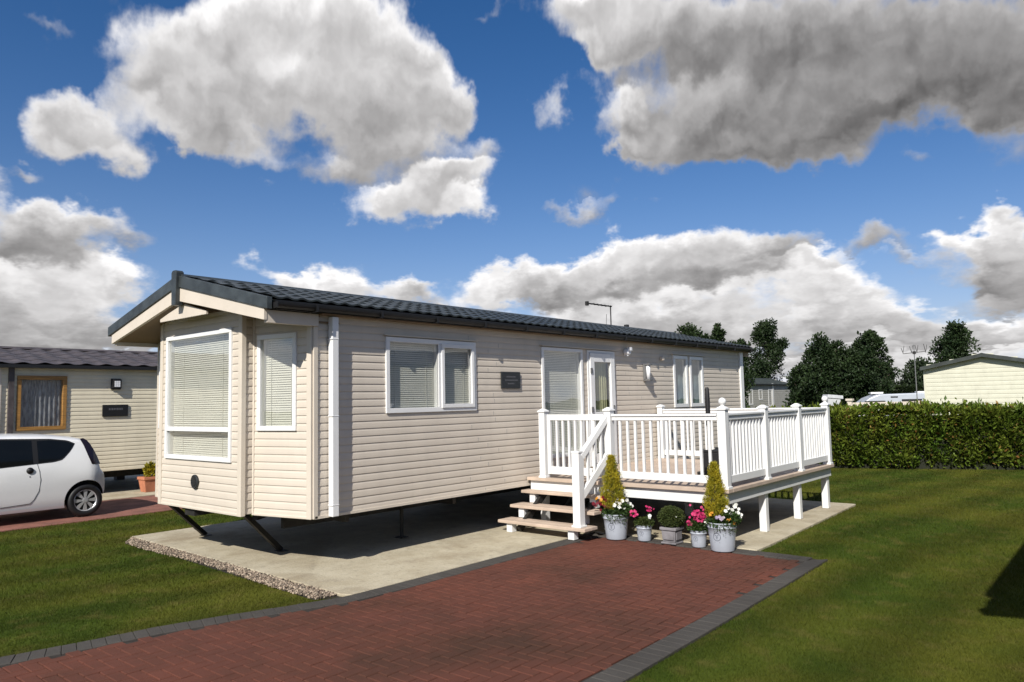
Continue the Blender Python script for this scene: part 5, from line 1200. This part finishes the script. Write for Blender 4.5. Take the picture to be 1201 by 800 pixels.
    thick = nt.nodes.new('ShaderNodeMapRange'); thick.inputs[1].default_value=.05; thick.inputs[2].default_value=.95; thick.inputs[3].default_value=.11; thick.inputs[4].default_value=-.05; L.new(dens,thick.inputs[0])
    # the side of a billow that faces the light is bright, its underside grey
    br = m('ADD',m('MULTIPLY_ADD',bright,.78,.225),m('ADD',m('ADD',rel,thick.outputs[0]),m('MULTIPLY',m('SUBTRACT',f0,.5),.05)))
    br = m('MAXIMUM',m('MINIMUM',br,1.06),.30)
    lin = m('POWER',br,2.15)
    # warm-white tops, blue-grey bases
    mx = nt.nodes.new('ShaderNodeMix'); mx.data_type='RGBA'; L.new(m('MULTIPLY',m('SUBTRACT',br,.4),1.8,None,True),mx.inputs[0]); mx.inputs[6].default_value=(1.03,1.0,1.0,1); mx.inputs[7].default_value=(1.0,.985,.985,1)
    sc = nt.nodes.new('ShaderNodeVectorMath'); sc.operation='SCALE'; L.new(mx.outputs[2],sc.inputs[0]); L.new(lin,sc.inputs['Scale'])
    cloud = nt.nodes.new('ShaderNodeBackground'); L.new(sc.outputs[0],cloud.inputs[0]); cloud.inputs[1].default_value=CLOUD_GAIN
    st = nt.nodes.new('ShaderNodeTexSky'); st.sky_type='NISHITA'; st.sun_disc=False; st.sun_elevation=SUN_EL; st.sun_rotation=SUN_ROT; st.air_density=1.0; st.dust_density=.05; st.ozone_density=3.0; st.altitude=20
    hs = nt.nodes.new('ShaderNodeHueSaturation'); hs.inputs['Saturation'].default_value=SKY_SAT; L.new(st.outputs[0],hs.inputs['Color'])
    hz = m('MULTIPLY',m('EXPONENT',m('MULTIPLY',m('MAXIMUM',el,0.),-.16)),.9); hm = nt.nodes.new('ShaderNodeMix'); hm.data_type='RGBA'; L.new(hz,hm.inputs[0]); L.new(hs.outputs[0],hm.inputs[6]); hm.inputs[7].default_value=(3.7,6.2,8.5,1)
    bg = nt.nodes.new('ShaderNodeBackground'); L.new(vm('MULTIPLY',hm.outputs[2],(1.20,.97,1.06)),bg.inputs[0]); bg.inputs[1].default_value=SKY_STR
    ms = nt.nodes.new('ShaderNodeMixShader'); L.new(alpha.outputs[0],ms.inputs[0]); L.new(bg.outputs[0],ms.inputs[1]); L.new(cloud.outputs[0],ms.inputs[2])
    o = nt.nodes.new('ShaderNodeOutputWorld'); L.new(ms.outputs[0],o.inputs[0])
    w.cycles.sampling_method='MANUAL'; w.cycles.sample_map_resolution=512
SD = Vector((-.45,1.2,-1.0)).normalized()         # direction the sunlight travels
SUN_EL = math.asin(-SD.z); SUN_ROT = math.atan2(-SD.x,-SD.y)
SKY_STR=.069; SKY_SAT=1.32; CLOUD_GAIN=.74
sky()
sl = bpy.data.lights.new('sun','SUN'); sl.energy=5.0; sl.angle=math.radians(.55); sl.color=(1.,.955,.88)
so = bpy.data.objects.new('sun',sl); COL.objects.link(so); so.rotation_euler = SD.to_track_quat('-Z','Y').to_euler(); so.location=(7,-9,12)
R = np.array([[ 0.76153082,-0.06831871,-0.64451794],[0.64779197,0.04817925,0.76029226],[-0.02088979,-0.99649953,0.0809463]])
cam = bpy.data.cameras.new('camera'); co = bpy.data.objects.new('camera',cam); COL.objects.link(co); scene.camera=co
Mx = Matrix(((R[0,0],-R[0,1],-R[0,2],7.12215),(R[1,0],-R[1,1],-R[1,2],-4.90469),(R[2,0],-R[2,1],-R[2,2],1.85392),(0,0,0,1)))
co.matrix_world = Mx
cam.sensor_width=36; cam.sensor_fit='HORIZONTAL'; cam.lens=867.93/1201*36; cam.clip_start=.05; cam.clip_end=3000
scene.view_settings.view_transform='Standard'; scene.view_settings.look='None'; scene.view_settings.gamma=1; scene.view_settings.exposure=.32
scene.render.engine='CYCLES'; scene.cycles.max_bounces=6; scene.cycles.transparent_max_bounces=12; scene.cycles.diffuse_bounces=2; scene.cycles.glossy_bounces=3
scene.cycles.use_denoising=True
GROUPS = {'potted plant':'potted plants lined up in front of the veranda','tree':'trees beyond the hedge','static caravan':'static caravans on the park','hedge':'hedges behind the lawn'}
for o in bpy.data.objects:
    if '_off' in o: del o['_off']
    if o.parent is None and o.get('category') in GROUPS and o.name != 'static_caravan': o['group'] = GROUPS[o['category']]
CV['group'] = GROUPS['static caravan']
